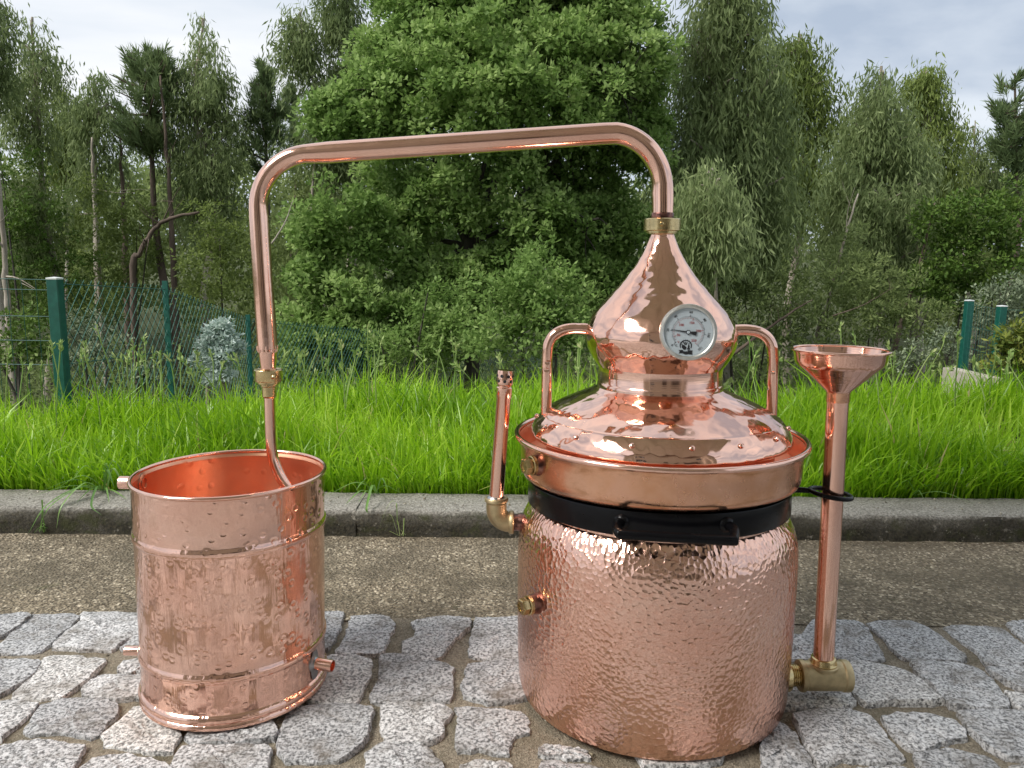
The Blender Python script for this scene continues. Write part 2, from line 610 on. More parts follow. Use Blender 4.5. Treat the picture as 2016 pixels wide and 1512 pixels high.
M['yellow'] = leaf_mat('yellow_leaf', (0.08, 0.13, 0.025), (0.22, 0.26, 0.05), (0.42, 0.40, 0.10))
M['grass'] = leaf_mat('grass_blade', (0.14, 0.31, 0.01), (0.33, 0.57, 0.02), (0.52, 0.72, 0.09), c3=(0.62, 0.52, 0.25), trans=0.5, rough=0.32, spec=0.5)
M['weed'] = leaf_mat('weed_blade', (0.10, 0.22, 0.04), (0.17, 0.33, 0.07), (0.26, 0.42, 0.13), trans=0.35, rough=0.35, spec=0.5)
M['seed'] = leaf_mat('seed_head', (0.20, 0.34, 0.08), (0.36, 0.47, 0.17), (0.55, 0.58, 0.28), trans=0.3)


def bark_mat(name, c0, c1):
    t = NT(name)
    f = t.noise(1.0, 5, 0.65, t.obj((9, 9, 1.6)))
    return t.set(color=t.ramp(f, [(0.35, c0), (0.68, c1)]), rough=0.9, normal=t.bump(f, 0.03, 0.6))


M['bark_oak'] = bark_mat('oak_bark', (0.03, 0.026, 0.02), (0.09, 0.08, 0.06))
M['bark_euc'] = bark_mat('eucalyptus_bark', (0.20, 0.165, 0.125), (0.48, 0.43, 0.36))
M['bark_pine'] = bark_mat('pine_bark', (0.05, 0.035, 0.025), (0.14, 0.10, 0.075))

# ------------------------------------------------------------------ ground
KERB_F, KERB_B, KERB_H, STRIP_F = 1.832, 1.985, 0.062, 1.385


def terrain_z(x, y):
    x, y = np.asarray(x, float), np.asarray(y, float)
    pts = [(-60, -0.03), (1.97, -0.03), (1.99, 0.045), (2.15, 0.062), (2.7, 0.055), (3.2, -0.05), (4, -0.38), (5, -0.85), (6.5, -1.5), (8, -2.0), (12, -3.1), (18, -3.9), (28, -4.0), (40, -2.6), (70, 2.5), (150, 4.5), (1200, 5.0)]
    z = np.interp(y, [p[0] for p in pts], [p[1] for p in pts])
    b = np.clip((y - 2.1) / 2.0, 0, 1)
    z = z + b * (0.12 * np.sin(x * 0.9 + y * 0.35) + 0.06 * np.sin(x * 2.3 - y * 1.2))
    z = z + np.clip((y - 2.0) / 0.6, 0, 1) * np.clip((6 - y) / 3, 0, 1) * 0.05 * np.clip(x - 0.6, 0, 2.5)
    return z


xs = np.concatenate([np.linspace(-1200, -30, 12), np.linspace(-26, 26, 90), np.linspace(30, 1200, 12)])
ys = np.concatenate([np.linspace(-60, 1.9, 6), [1.97, 1.99, 2.05], np.linspace(2.15, 7, 34), np.linspace(7.5, 45, 50), np.linspace(50, 1200, 14)])
XX, YY = np.meshgrid(xs, ys)
V = np.stack([XX.ravel(), YY.ravel(), terrain_z(XX.ravel(), YY.ravel())], 1)
nx, ny = len(xs), len(ys)
I = (np.arange(ny - 1)[:, None] * nx + np.arange(nx - 1)[None, :]).ravel()
tag(link('ground', np_mesh('ground', V, np.stack([I, I + 1, I + nx + 1, I + nx], 1), True), M['soil']), kind='structure')


def sheet(name, x0, x1, y0, y1, z, mat, nx=2, ny=2, amp=0.0):
    X, Y = np.meshgrid(np.linspace(x0, x1, nx), np.linspace(y0, y1, ny))
    Z = np.full(X.size, z) + (rng.normal(0, amp, X.size) if amp else 0)
    I = (np.arange(ny - 1)[:, None] * nx + np.arange(nx - 1)[None, :]).ravel()
    me = np_mesh(name, np.stack([X.ravel(), Y.ravel(), Z], 1), np.stack([I, I + 1, I + nx + 1, I + nx], 1), True)
    return tag(link(name, me, mat), kind='structure')


pavement = sheet('pavement', -2.6, 2.6, -2.4, STRIP_F, -0.0065, M['grit'], 120, 90, 0.0013)
sheet('yard', -14, 14, -14, STRIP_F, -0.022, M['yard'])
sheet('gutter', -14, 14, STRIP_F - 0.012, KERB_F + 0.01, -0.005, M['aggregate'], 500, 18, 0.0011)

# kerb: concrete kerbstones butted end to end, rounded arris
kerb = tag(bpy.data.objects.new('kerb', None), kind='structure')
COL.objects.link(kerb)
joints = [-7.4, -6.4, -5.4, -4.4, -3.4, -2.4, -1.4, -0.385, 0.63, 1.63, 2.63, 3.63, 4.63, 5.63, 6.63]
for x0, x1 in zip(joints[:-1], joints[1:]):
    n = 36
    prof = [(KERB_F, -0.05), (KERB_F, 0.02), (KERB_F + 0.001, KERB_H - 0.012), (KERB_F + 0.006, KERB_H - 0.003), (KERB_F + 0.015, KERB_H), (KERB_F + 0.08, KERB_H + 0.002), (KERB_B, KERB_H), (KERB_B, -0.05)]
    V, Fc = [], []
    off = rng.normal(0, 0.0006, 2)
    for i in range(n + 1):
        x = x0 - 0.0004 + (x1 - x0 + 0.0008) * i / n
        for j, (y, z) in enumerate(prof):
            w = 0.0022 if 1 < j < 6 else 0.0012
            V.append((x + (rng.normal(0, .0005) if 0 < i < n else 0), y + rng.normal(0, w) + off[0], z + rng.normal(0, w * .7) + off[1]))
    m_ = len(prof)
    for i in range(n):
        for j in range(m_ - 1):
            a = i * m_ + j
            Fc.append((a, a + m_, a + m_ + 1, a + 1))
    Fc.append(tuple(range(m_)))
    Fc.append(tuple(range(n * m_, (n + 1) * m_))[::-1])
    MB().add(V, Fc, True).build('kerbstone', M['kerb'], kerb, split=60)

# ------------------------------------------------------------------ granite setts
def zz(scale, ox, oy, pts):
    return [(ox + x / scale, oy + y / scale) for x, y in pts]


setts = []
a3 = lambda p: setts.append(zz(2.88, 0, 1180, p))
a4 = lambda p: setts.append(zz(4.383, 640, 1180, p))
a5 = lambda p: setts.append(zz(4.0645, 1520, 1150, p))
a3([(-90, 90), (150, 80), (158, 108), (90, 165), (-10, 212), (-130, 215)])
a3([(190, 85), (450, 82), (400, 140), (345, 185), (230, 290), (0, 295), (-50, 280), (60, 200), (130, 130)])
a3([(470, 75), (780, 70), (790, 130), (770, 195), (690, 225), (640, 280), (300, 265), (380, 190), (450, 130)])
a3([(720, 222), (810, 200), (990, 200), (980, 290), (800, 285), (690, 282)])
a3([(-120, 335), (230, 340), (210, 400), (0, 540), (-180, 560)])
a3([(250, 330), (320, 312), (600, 335), (545, 395), (440, 480), (340, 555), (60, 552), (150, 450)])
a3([(480, 480), (560, 430), (680, 425), (810, 430), (820, 545), (700, 565), (560, 553), (475, 525)])
a3([(668, 408), (700, 350), (800, 330), (960, 335), (960, 410), (820, 405)])
a3([(-150, 575), (90, 562), (215, 590), (150, 660), (0, 785), (-190, 790)])
a3([(240, 590), (370, 562), (560, 560), (670, 590), (640, 670), (520, 775), (330, 745), (150, 748), (160, 700)])
a3([(600, 745), (690, 690), (760, 610), (860, 620), (980, 690), (1010, 770), (960, 855), (800, 850), (590, 815)])
a3([(-120, 880), (100, 815), (300, 805), (470, 840), (440, 890), (370, 990), (250, 1060), (-180, 1060)])
a3([(440, 955), (530, 880), (760, 880), (930, 930), (970, 990), (900, 1090), (380, 1090)])
a3([(1055, 772), (1150, 690), (1530, 690), (1562, 725), (1550, 775), (1400, 805), (1100, 805)])
a3([(1040, 826), (1140, 822), (1530, 832), (1500, 955), (1400, 1015), (1180, 1040), (940, 1005), (960, 950)])
setts.append([(549, 1467), (557, 1425), (571, 1396), (612, 1386), (690, 1387), (731, 1394), (729, 1408), (716, 1457), (695, 1479), (668, 1495), (638, 1496), (566, 1491)])
setts.append([(590, 1204), (640, 1205), (672, 1204), (674, 1216), (667, 1237), (655, 1262), (640, 1276), (590, 1276)])
a4([(230, 150), (400, 128), (560, 150), (592, 220), (530, 360), (500, 460), (90, 462), (160, 370)])
a4([(740, 185), (860, 165), (1000, 145), (1240, 165), (1230, 250), (1100, 340), (1010, 470), (900, 515), (740, 490), (660, 440), (690, 340), (790, 285)])
a4([(1310, 175), (1500, 165), (1740, 170), (1760, 490), (1600, 515), (1260, 480), (1258, 350)])
a4([(60, 490), (200, 480), (370, 500), (402, 545), (370, 660), (260, 890), (0, 890), (-150, 870), (-150, 560)])
a4([(480, 492), (650, 475), (760, 520), (1000, 540), (1092, 590), (1080, 830), (1000, 872), (430, 877), (400, 830), (470, 700)])
a4([(1240, 560), (1400, 545), (1750, 545), (1790, 830), (1600, 865), (1400, 872), (1220, 820), (1198, 740)])
a4([(490, 930), (560, 892), (900, 882), (1080, 930), (1092, 980), (1012, 1050), (990, 1190), (820, 1237), (540, 1227), (500, 1080)])
a4([(1130, 930), (1350, 912), (1680, 940), (1752, 1010), (1740, 1140), (1600, 1200), (1560, 1320), (1380, 1272), (1150, 1302), (1120, 1150), (1165, 1050)])
a4([(370, 1330), (440, 1250), (700, 1237), (880, 1272), (950, 1340), (1012, 1420), (1000, 1620), (370, 1620)])
a4([(1180, 1432), (1300, 1392), (1560, 1392), (1622, 1450), (1640, 1640), (1160, 1640)])
a4([(1850, 1260), (2030, 1250), (2250, 1300), (2270, 1350), (2100, 1362), (1860, 1340)])
a4([(1870, 1372), (2080, 1385), (2400, 1440), (2380, 1640), (1850, 1640)])
a5([(330, 285), (700, 290), (762, 350), (800, 440), (862, 520), (882, 580), (800, 602), (550, 592), (345, 520), (250, 400)])
a5([(120, 400), (235, 410), (325, 520), (310, 585), (120, 590)])
a5([(775, 300), (930, 280), (1180, 300), (1290, 372), (1420, 470), (1520, 560), (1528, 615), (1270, 592), (1045, 592), (905, 430), (835, 370)])
a5([(1375, 330), (1480, 315), (1850, 330), (1925, 420), (2045, 510), (2120, 620), (1722, 635), (1640, 530), (1505, 430)])
a5([(1885, 310), (2016, 285), (2250, 300), (2350, 420), (2400, 480), (2090, 480)])
a5([(560, 625), (760, 612), (1000, 680), (1092, 720), (1200, 782), (1300, 890), (1350, 932), (1000, 947), (740, 962), (640, 842), (540, 700)])
a5([(80, 830), (250, 830), (600, 850), (655, 965), (500, 1000), (120, 985)])
a5([(1122, 640), (1225, 610), (1640, 660), (1780, 780), (1852, 900), (1912, 985), (1600, 987), (1430, 977), (1350, 882), (1200, 742)])
a5([(1725, 655), (2030, 655), (2300, 690), (2420, 840), (2060, 862), (1870, 780)])
a5([(1880, 850), (2040, 885), (2440, 870), (2560, 985), (2250, 1005), (1975, 1000)])
a5([(180, 1060), (330, 1022), (620, 1020), (760, 1060), (850, 1150), (960, 1280), (1050, 1400), (780, 1422), (560, 1402), (380, 1432), (300, 1290)])
a5([(-40, 1110), (110, 1120), (190, 1200), (262, 1310), (335, 1430), (340, 1485), (-60, 1500), (-80, 1300)])
a5([(882, 1060), (1000, 1022), (1290, 1042), (1430, 1080), (1542, 1170), (1532, 1222), (1370, 1262), (1280, 1292), (1150, 1322), (1050, 1272), (950, 1160)])
a5([(1512, 1030), (1640, 1012), (2030, 1022), (2500, 1040), (2600, 1330), (2100, 1390), (1900, 1382), (1722, 1272), (1600, 1150)])
a5([(1150, 1362), (1400, 1332), (1560, 1362), (1740, 1402), (1832, 1500), (1860, 1640), (1290, 1640)])
a5([(1905, 1440), (2030, 1422), (2300, 1440), (2550, 1640), (1900, 1640)])
a5([(690, 1455), (1000, 1442), (1110, 1482), (1200, 1640), (560, 1640)])
polys = [np.array([ong(x, y, 0.0)[:2] for x, y in p]) for p in setts]


def sett_mesh(poly, n=40, depth=0.045, lift=0.0, fine=True):
    """a hewn block: rough outline, rounded arris, uneven head"""
    P = np.array(poly)
    seg = np.linalg.norm(np.roll(P, -1, 0) - P, axis=1)
    cum = np.concatenate([[0], np.cumsum(seg)])
    tt = np.linspace(0, cum[-1], n, endpoint=False)
    Q = np.stack([np.interp(tt, cum, np.append(P[:, i], P[0, i])) for i in (0, 1)], 1)
    Q = 0.8 * Q + 0.1 * (np.roll(Q, 1, 0) + np.roll(Q, -1, 0))
    c = Q.mean(0)
    if fine:
        Q = c + (Q - c) * 1.075
    size = np.linalg.norm(Q - c, axis=1).mean()
    Q = Q + rng.normal(0, 0.0016, Q.shape)
    tilt = rng.normal(0, 0.02, 2)
    rings = [(1.03, -depth), (1.0, -0.008), (0.992, -0.002), (0.974, 0.0)]
    if fine:
        rings += [(0.72, 0.001), (0.48, 0.0015), (0.22, 0.001)]
    V = []
    for s, z in rings:
        q = c + (Q - c) * s
        zn = rng.normal(0, 0.0011 if s < 0.99 else 0.0006, n)
        zn = (zn + np.roll(zn, 1) + np.roll(zn, -1)) / 1.6
        zt = (q - c) @ tilt if s < 1.01 else 0
        V.append(np.column_stack([q, np.full(n, z + lift) + zn + zt]))
    V = np.concatenate(V + [np.array([[c[0], c[1], lift + 0.0008]])])
    Fc = []
    for i in range(len(rings) - 1):
        for k in range(n):
            Fc.append((i * n + k, i * n + (k + 1) % n, (i + 1) * n + (k + 1) % n, (i + 1) * n + k))
    L = (len(rings) - 1) * n
    for k in range(n):
        Fc.append((L + k, L + (k + 1) % n, len(V) - 1))
    return V, Fc


for p in polys:
    V, Fc = sett_mesh(p, lift=float(rng.normal(0, 0.0015)))
    MB().add(V, Fc, True).build('cobblestone', M['granite'], pavement, split=28)


def in_poly(pt, poly):
    x, y = pt
    c = False
    for (x0, y0), (x1, y1) in zip(poly, np.roll(poly, -1, 0)):
        if (y0 > y) != (y1 > y) and x < (x1 - x0) * (y - y0) / (y1 - y0) + x0:
            c = not c
    return c


cents = np.array([p.mean(0) for p in polys])
rest = MB()
row_y = STRIP_F - 0.008
ri = 0
while row_y > -2.3:
    hgt = rng.uniform(0.088, 0.104)
    x = -2.55 + (ri % 2) * 0.05
    while x < 2.55:
        w = rng.uniform(0.09, 0.125)
        q = np.array([(x, row_y - hgt), (x + w, row_y - hgt), (x + w, row_y), (x, row_y)])
        x += w + 0.014
        test = [q.mean(0)] + [q[i] * 0.94 + q.mean(0) * 0.06 for i in range(4)] + [(q[i] + q[(i + 1) % 4]) / 2 for i in range(4)]
        near = [polys[i] for i in np.where(np.linalg.norm(cents - q.mean(0), axis=1) < 0.25)[0]]
        if any(in_poly(tp, pl) for tp in test for pl in near) or any(np.all((pl > q.min(0)) & (pl < q.max(0)), axis=1).any() for pl in near):
            continue
        q = q + rng.normal(0, 0.005, q.shape)
        V, Fc = sett_mesh(q, n=12, fine=False, lift=float(rng.normal(0, 0.0015)) - 0.001)
        rest.add(V, Fc, True)
    row_y -= hgt + 0.014
    ri += 1
tag(rest.build('cobblestone_field', M['granite'], pavement, split=60), kind='stuff')

# loose grit, chips and petals on the strip, joints and kerb
gv, gf = [], []
N = 5200
gx, gy = rng.uniform(-1.9, 1.9, N), np.concatenate([rng.uniform(0.72, STRIP_F, 1900), rng.uniform(STRIP_F - 0.03, KERB_F, 3300)])
for i in range(N):
    s = rng.uniform(0.0007, 0.0026) * (1.3 if rng.random() < 0.05 else 1)
    if gy[i] < STRIP_F - 0.02 and any(in_poly((gx[i], gy[i]), polys[j]) for j in np.where(np.linalg.norm(cents - (gx[i], gy[i]), axis=1) < 0.1)[0]):
        continue
    z0 = -0.0055 if gy[i] < STRIP_F else -0.004
    b = len(gv)
    pts = rng.normal(0, 1, (4, 3)) * s
    gv += [(gx[i] + p[0], gy[i] + p[1], z0 + abs(p[2]) * 0.9) for p in pts]
    gf += [(b, b + 1, b + 2), (b, b + 2, b + 3), (b, b + 3, b + 1), (b + 1, b + 3, b + 2)]
for i in range(260):
    s = rng.uniform(0.001, 0.0032)
    x, y = rng.uniform(-1.5, 1.5), rng.uniform(KERB_F + 0.005, KERB_B - 0.01)
    b = len(gv)
    pts = rng.normal(0, 1, (4, 3)) * s
    gv += [(x + p[0], y + p[1], KERB_H + 0.0015 + abs(p[2]) * 0.8) for p in pts]
    gf += [(b, b + 1, b + 2), (b, b + 2, b + 3), (b, b + 3, b + 1), (b + 1, b + 3, b + 2)]
tag(link('gravel', np_mesh('gravel', np.array(gv), np.array(gf)), M['bits']), kind='stuff')

# ------------------------------------------------------------------ boiler (pot still)
PX, PY = 0.2235, 1.1497
PC = (PX, PY)


def tilt_warp(z0, z1):
    def w(x, y, z):
        k = min(max((z1 - z) / (z1 - z0), 0), 1)
        return (x, y, z + 0.008 * k * (PY - y) / 0.2)
    return w


boiler = thing('pot_still', 'large hammered copper boiler with black band, drip tray, side pipe and filling funnel', 'still', (PX, PY, 0))
MB().lathe([(0, 0.003), (0.19, 0.002), (0.2, 0.003), (0.205, 0.0065), (0.2085, 0.02), (0.2105, 0.06), (0.2117, 0.13), (0.2119, 0.22), (0.2108, 0.250), (0.2085, 0.266), (0.2045, 0.279), (0.1985, 0.291), (0.1925, 0.299), (0.188, 0.304), (0.187, 0.335)], PC, 160).build('body', M['cu_hammered'], boiler)
tw = tilt_warp(0.345, 0.40)
band = MB().lathe([(0.1880, 0.304), (0.1962, 0.3035), (0.1972, 0.305), (0.1972, 0.337), (0.1966, 0.3385), (0.1890, 0.339)], PC, 128, warp=tw).build('band', M['black'], boiler)
tray = MB().lathe([(0.150, 0.3405), (0.193, 0.3405), (0.1985, 0.3425), (0.2045, 0.347), (0.2078, 0.354), (0.2090, 0.365), (0.2094, 0.385), (0.2105, 0.396), (0.2135, 0.4035), (0.2148, 0.4060)], PC, 160, warp=tw).build('drip_tray', M['cu_tarnished'], boiler)
MB().lathe([(0.2120, 0.4050), (0.2090, 0.3970), (0.2072, 0.386), (0.206, 0.376), (0.17, 0.3745), (0.17, 0.404), (0.0, 0.404)], PC, 128).build('tray_liner', M['cu_satin'], tray)
ring = [(PX + 0.2155 * math.cos(a), PY + 0.2155 * math.sin(a), 0.4085) for a in np.linspace(0, 2 * PI, 128, endpoint=False)]
MB().tube(ring, 0.0042, 14, closed=True).build('rim', M['cu_plain'], tray)


def polar(az_deg, r, z):
    a = R(az_deg)
    return Vector((PX + r * math.sin(a), PY - r * math.cos(a), z))


# front bar handle
bl, br = Vector(at(1213, 1053, 0.926)), Vector(at(1454, 1064, 0.924))
hp = [polar(-23.5, 0.193, 0.331), polar(-24.0, 0.211, 0.330), bl + Vector((0.0035, 0.008, 0.001)), bl + Vector((0.0075, 0.0025, 0)), bl + Vector((0.016, 0, 0)),
      br - Vector((0.016, 0, 0)), br + Vector((-0.0075, 0.0025, 0)), br + Vector((-0.0035, 0.008, 0.001)), polar(17.2, 0.211, 0.329), polar(16.6, 0.193, 0.330)]
h_ = MB().tube(smooth_path(hp, 5), 0.0066, 18)
for az in (-23.5, 16.6):
    p0 = polar(az, 0.1955, 0.3305)
    d = polar(az, 1, 0) - polar(az, 0, 0)
    h_.along([(0.0, 0.0), (0.0105, 0.0), (0.0105, 0.003), (0.0085, 0.0055), (0.006, 0.007)], p0, d, 20)
h_.build('handle', M['black'], band)
# ring bracket that holds the funnel pipe
FX0, FX1, FY = 0.4836, 0.4752, 1.11
bxc = (0.4795, FY + 0.001)
rb = [(bxc[0] - 0.003 + 0.0295 * math.cos(a), bxc[1] + 0.0265 * math.sin(a), 0.3290 - 0.004 * math.cos(a)) for a in np.linspace(0, 2 * PI, 48, endpoint=False)]
b_ = MB().tube(rb, 0.0036, 12, closed=True)
b_.tube([polar(83, 0.194, 0.330), (0.434, 1.121, 0.3315), (0.4485, FY + 0.004, 0.3325)], [0.005, 0.0045, 0.004], 12)
b_.build('bracket', M['black'], band)


def hex_plug(name, az, z, r0, s, boss):
    p0 = polar(az, r0, z)
    d = (polar(az, 1, 0) - polar(az, 0, 0)).normalized()
    bo = MB().along([(0, -0.004), (s * 1.35, -0.004), (s * 1.3, 0.002), (s * 1.12, boss), (0, boss)], p0, d, 28).build('socket', M['soot'], boiler)
    p1 = p0 + d * (boss)
    MB().along([(s * 0.9, -0.001), (s * 1.18, 0.0), (s * 1.18, 0.0045), (s * 1.08, 0.0052), (s * 1.0, 0.0052)], p1, d, 32).build('washer', M['brass'], bo)
    p2 = p1 + d * 0.0048
    MB().along([(s * 1.02, 0.0), (s * 1.02, 0.009), (s * 0.9, 0.0115), (s * 0.62, 0.0115), (s * 0.60, 0.0100), (0, 0.0100)], p2, d, 6, smooth=False).build('hex_plug', M['brass'], bo)


hex_plug('tray_plug', -63, 0.3835, 0.2085, 0.0118, 0.007)
hex_plug('body_plug', -61, 0.181, 0.2105, 0.0118, 0.012)

# left side: brass elbow with the perforated vent pipe
EX, EY = -0.0225, PY
el = MB()
elp = [(EX, EY, 0.3045), (EX, EY, 0.290)] + [(EX + 0.021 - 0.021 * math.cos(a), EY, 0.2885 - 0.021 * math.sin(a)) for a in np.linspace(0.15, PI / 2, 9)] + [(0.0035, EY, 0.2672)]
el.tube(elp, 0.0157, 28)
el.along([(0.012, 0.0), (0.0172, 0.0), (0.0182, 0.0015), (0.0182, 0.0055), (0.0165, 0.0075), (0.0155, 0.009)], (EX, EY, 0.3070), (0, 0, -1), 32)
el.along([(0.0155, -0.0035), (0.0175, -0.002), (0.0182, -0.0008), (0.0182, 0.003), (0.017, 0.0045), (0.012, 0.0045)], (0.0, EY, 0.2672), (1, 0, 0), 32)
elbow = el.build('elbow', M['brass_cast'], boiler)
MB().along([(0.0128, 0), (0.0135, 0.003), (0.0128, 0.006), (0.0138, 0.009), (0.0142, 0.02)], (0.003, EY, 0.2672), (1, 0, 0), 28).build('nipple', M['soot'], elbow)
v0, v1 = Vector((EX - 0.0005, EY, 0.303)), Vector((-0.0098, EY, 0.505))
vd = (v1 - v0).normalized()
vent = MB().along([(0.0111, 0.0), (0.0111, 0.160), (0.0121, 0.1615), (0.0121, 0.176), (0.0106, 0.1775), (0.0106, 0.181)], v0, vd, 36).build('vent_pipe', M['cu_drawn'], boiler)
MB().along([(0.0106, 0.179), (0.0127, 0.1815), (0.0129, 0.184), (0.0128, 0.199), (0.0115, 0.2025), (0.006, 0.2035), (0, 0.2037)], v0, vd, 36).build('vent_cap', M['cu_handle'], vent)
MB().along([(0.0105, 0.004), (0.0140, 0.001), (0.0152, -0.001), (0.010, -0.001)], v0 + vd * 0.003, vd, 28).build('solder_ring', M['solder'], vent)
ho = MB()
qv = Vector((0, 0, 1)).rotation_difference(vd)
for rr, zt in ((0, 0.1868), (1, 0.1945)):
    for k in range(8):
        a = 2 * PI * (k + 0.5 * rr) / 8
        dd = qv @ Vector((math.cos(a), math.sin(a), 0))
        ho.along([(0, 0.0), (0.0025, 0.0), (0.0025, 0.0011), (0, 0.0009)], v0 + vd * zt + dd * 0.0121, dd, 10)
ho.build('dark_hole_disc', M['ink'], vent)  # black discs on the cap stand in for the shaded depth of holes
# casting letters on the elbow (raised)
def text_mesh(txt, size, depth, mat3, align='CENTER'):
    cu = bpy.data.curves.new('lettering', 'FONT')
    cu.body = txt
    cu.size = size
    cu.extrude = depth
    cu.align_x = align
    cu.align_y = 'CENTER'
    cu.resolution_u = 2
    ob = bpy.data.objects.new('lettering', cu)
    COL.objects.link(ob)
    bpy.context.view_layer.update()
    me = bpy.data.meshes.new_from_object(ob.evaluated_get(bpy.context.evaluated_depsgraph_get()))
    bpy.data.objects.remove(ob)
    bpy.data.curves.remove(cu)
    me.transform(mat3)
    return [v.co.copy() for v in me.vertices], [tuple(p.vertices) for p in me.polygons]


mt = Matrix.Translation((-0.0205, EY - 0.0150, 0.2785)) @ Matrix.Rotation(R(-38), 4, 'Y').inverted() @ Matrix.Rotation(R(90), 4, 'X')
mt = Matrix.Translation((-0.0195, EY - 0.0152, 0.2775)) @ Matrix.Rotation(R(47), 4, 'Y') @ Matrix.Rotation(R(90), 4, 'X')
V, Fc = text_mesh('YUP', 0.0088, 0.0012, mt)
MB().add(V, Fc, False).build('casting_letters', M['brass_cast'], elbow)

# right side: tee, filling pipe and funnel
tee = MB()
tee.along([(0.0, 0.0), (0.0235, 0.0), (0.0242, 0.002), (0.0242, 0.0065), (0.0225, 0.008), (0.0225, 0.064), (0.0242, 0.066), (0.0242, 0.074), (0.0230, 0.0765), (0.012, 0.0768)], (0.4475, FY, 0.0385), (1, 0, 0), 44)
tee.along([(0.0195, 0.0), (0.0195, 0.0135), (0.0222, 0.015), (0.0226, 0.0165), (0.0226, 0.0195), (0.0212, 0.0208), (0.015, 0.0210)], (FX0, FY, 0.0385), (0, 0, 1), 44)
teeo = tee.build('tee_fitting', M['brass_cast'], boiler)
nip = [(0.0150, -0.022)]
for k in range(6):
    nip += [(0.0150, 0.0005 + k * 0.0030), (0.0166, 0.0012 + k * 0.0030), (0.0166, 0.0022 + k * 0.0030)]
MB().along(nip + [(0.015, 0.0190)], (0.4290, FY, 0.0385), (1, 0, 0), 36).build('threaded_nipple', M['brass'], teeo)
MB().along([(0.0, -0.02), (0.0245, -0.02), (0.0245, 0.004), (0.0225, 0.007), (0.015, 0.0075)], (0.4250, FY, 0.0385), (1, 0, 0), 32).build('wall_flange', M['brass'], teeo)
MB().along([(0.0125, -0.002), (0.0125, 0.0048), (0.0112, 0.0062), (0, 0.0062)], (0.5240, FY, 0.0385), (1, 0, 0), 8, smooth=False).build('end_plug', M['steel'], teeo)
f0, f1 = Vector((FX0, FY, 0.0595)), Vector((FX1, FY, 0.545))
fd = (f1 - f0).normalized()
fl = (f1 - f0).length
fp = MB().along([(0.0153, 0.0), (0.0153, 0.10), (0.0158, fl - 0.064), (0.0158, fl - 0.060)], f0, fd, 40).build('filling_pipe', M['cu_drawn'], boiler)
MB().along([(0.0155, 0.0105), (0.0178, 0.0095), (0.0188, 0.0075), (0.0188, 0.003), (0.0202, 0.001), (0.0195, -0.001)], f0, fd, 36).build('ferrule', M['brass'], fp)
MB().along([(0.0160, -0.014), (0.0166, -0.012), (0.0166, -0.002), (0.0172, 0.001)], f0 + fd * (fl - 0.063), fd, 36).build('solder_ring', M['cu_tarnished'], fp)
fun = MB().along([(0.0145, -0.068), (0.0157, -0.066), (0.0170, -0.0625), (0.0185, -0.060), (0.0560, -0.026), (0.0605, -0.0215), (0.0630, -0.0155), (0.0642, -0.006), (0.0655, -0.002), (0.0645, -0.0015), (0.0622, -0.010), (0.0590, -0.019), (0.0545, -0.0255), (0.0165, -0.058), (0.0140, -0.064), (0, -0.064)], f1, fd, 96).build('funnel', M['cu_spun'], boiler)
rg = [Vector(f1) + Vector((0.0662 * math.cos(a), 0.0662 * math.sin(a), -0.0012)) for a in np.linspace(0, 2 * PI, 96, endpoint=False)]
MB().tube(rg, 0.0021, 10, closed=True).build('rim', M['cu_plain'], fun)

# ------------------------------------------------------------------ head (lid with onion dome)
HB = 0.41
head = thing('still_head', 'copper onion dome head with dial thermometer and two handles sitting on the boiler', 'still head', (PX, PY, HB))


def lean(x, y, z):
    k = max(z - 0.45, 0) * -0.0185
    return (x + k, y, z)


lid = MB().lathe([(0.0, 0.4075), (0.18, 0.4065), (0.1930, 0.4080), (0.1948, 0.4100), (0.1947, 0.4130), (0.1925, 0.4195), (0.1872, 0.4290), (0.1800, 0.4378), (0.1778, 0.4398), (0.1770, 0.4399), (0.1742, 0.4420), (0.1650, 0.4483), (0.1500, 0.4563), (0.1310, 0.4650), (0.1137, 0.4725), (0.1040, 0.4765), (0.0975, 0.4795), (0.0940, 0.4822)], PC, 160, warp=lean).build('lid', M['cu_planished'], head)
MB().lathe([(0.0938, 0.481), (0.0936, 0.4875), (0.0925, 0.4895), (0.0919, 0.4905), (0.0919, 0.5105), (0.0922, 0.5130)], PC, 128, warp=lean).build('neck', M['cu_spun'], head)
on = [(0.0922, 0.5130), (0.0945, 0.5165), (0.0990, 0.5225), (0.1045, 0.5320), (0.1095, 0.5425), (0.1122, 0.5520), (0.1126, 0.5600), (0.1112, 0.5685), (0.1080, 0.5765), (0.1034, 0.5855), (0.0985, 0.5925), (0.0925, 0.6000), (0.0855, 0.6085), (0.0770, 0.6175), (0.0680, 0.6275), (0.0590, 0.6378), (0.0505, 0.6480), (0.0430, 0.6580), (0.0365, 0.6675), (0.0305, 0.6775), (0.0252, 0.6875), (0.0208, 0.6975), (0.0175, 0.7065), (0.0170, 0.7100)]
MB().lathe(on, PC, 144, warp=lean).build('onion_dome', M['cu_planished'], head)
for az in (-98, -70.3, -47, -21, 2.5, 24, 47, 73, 100, 128, 156, 184, 212, 236):
    a = R(az)
    r, z = 0.1862, 0.4305
    p = (PX + r * math.sin(a), PY - r * math.cos(a), z)
    d = (math.sin(a) * 0.8, -math.cos(a) * 0.8, 0.6)
    MB().along([(0.0036, -0.001), (0.0038, 0.0008), (0.0030, 0.0028), (0.0015, 0.0036), (0, 0.0038)], p, d, 14).build('rivet', M['cu_plain'], head)
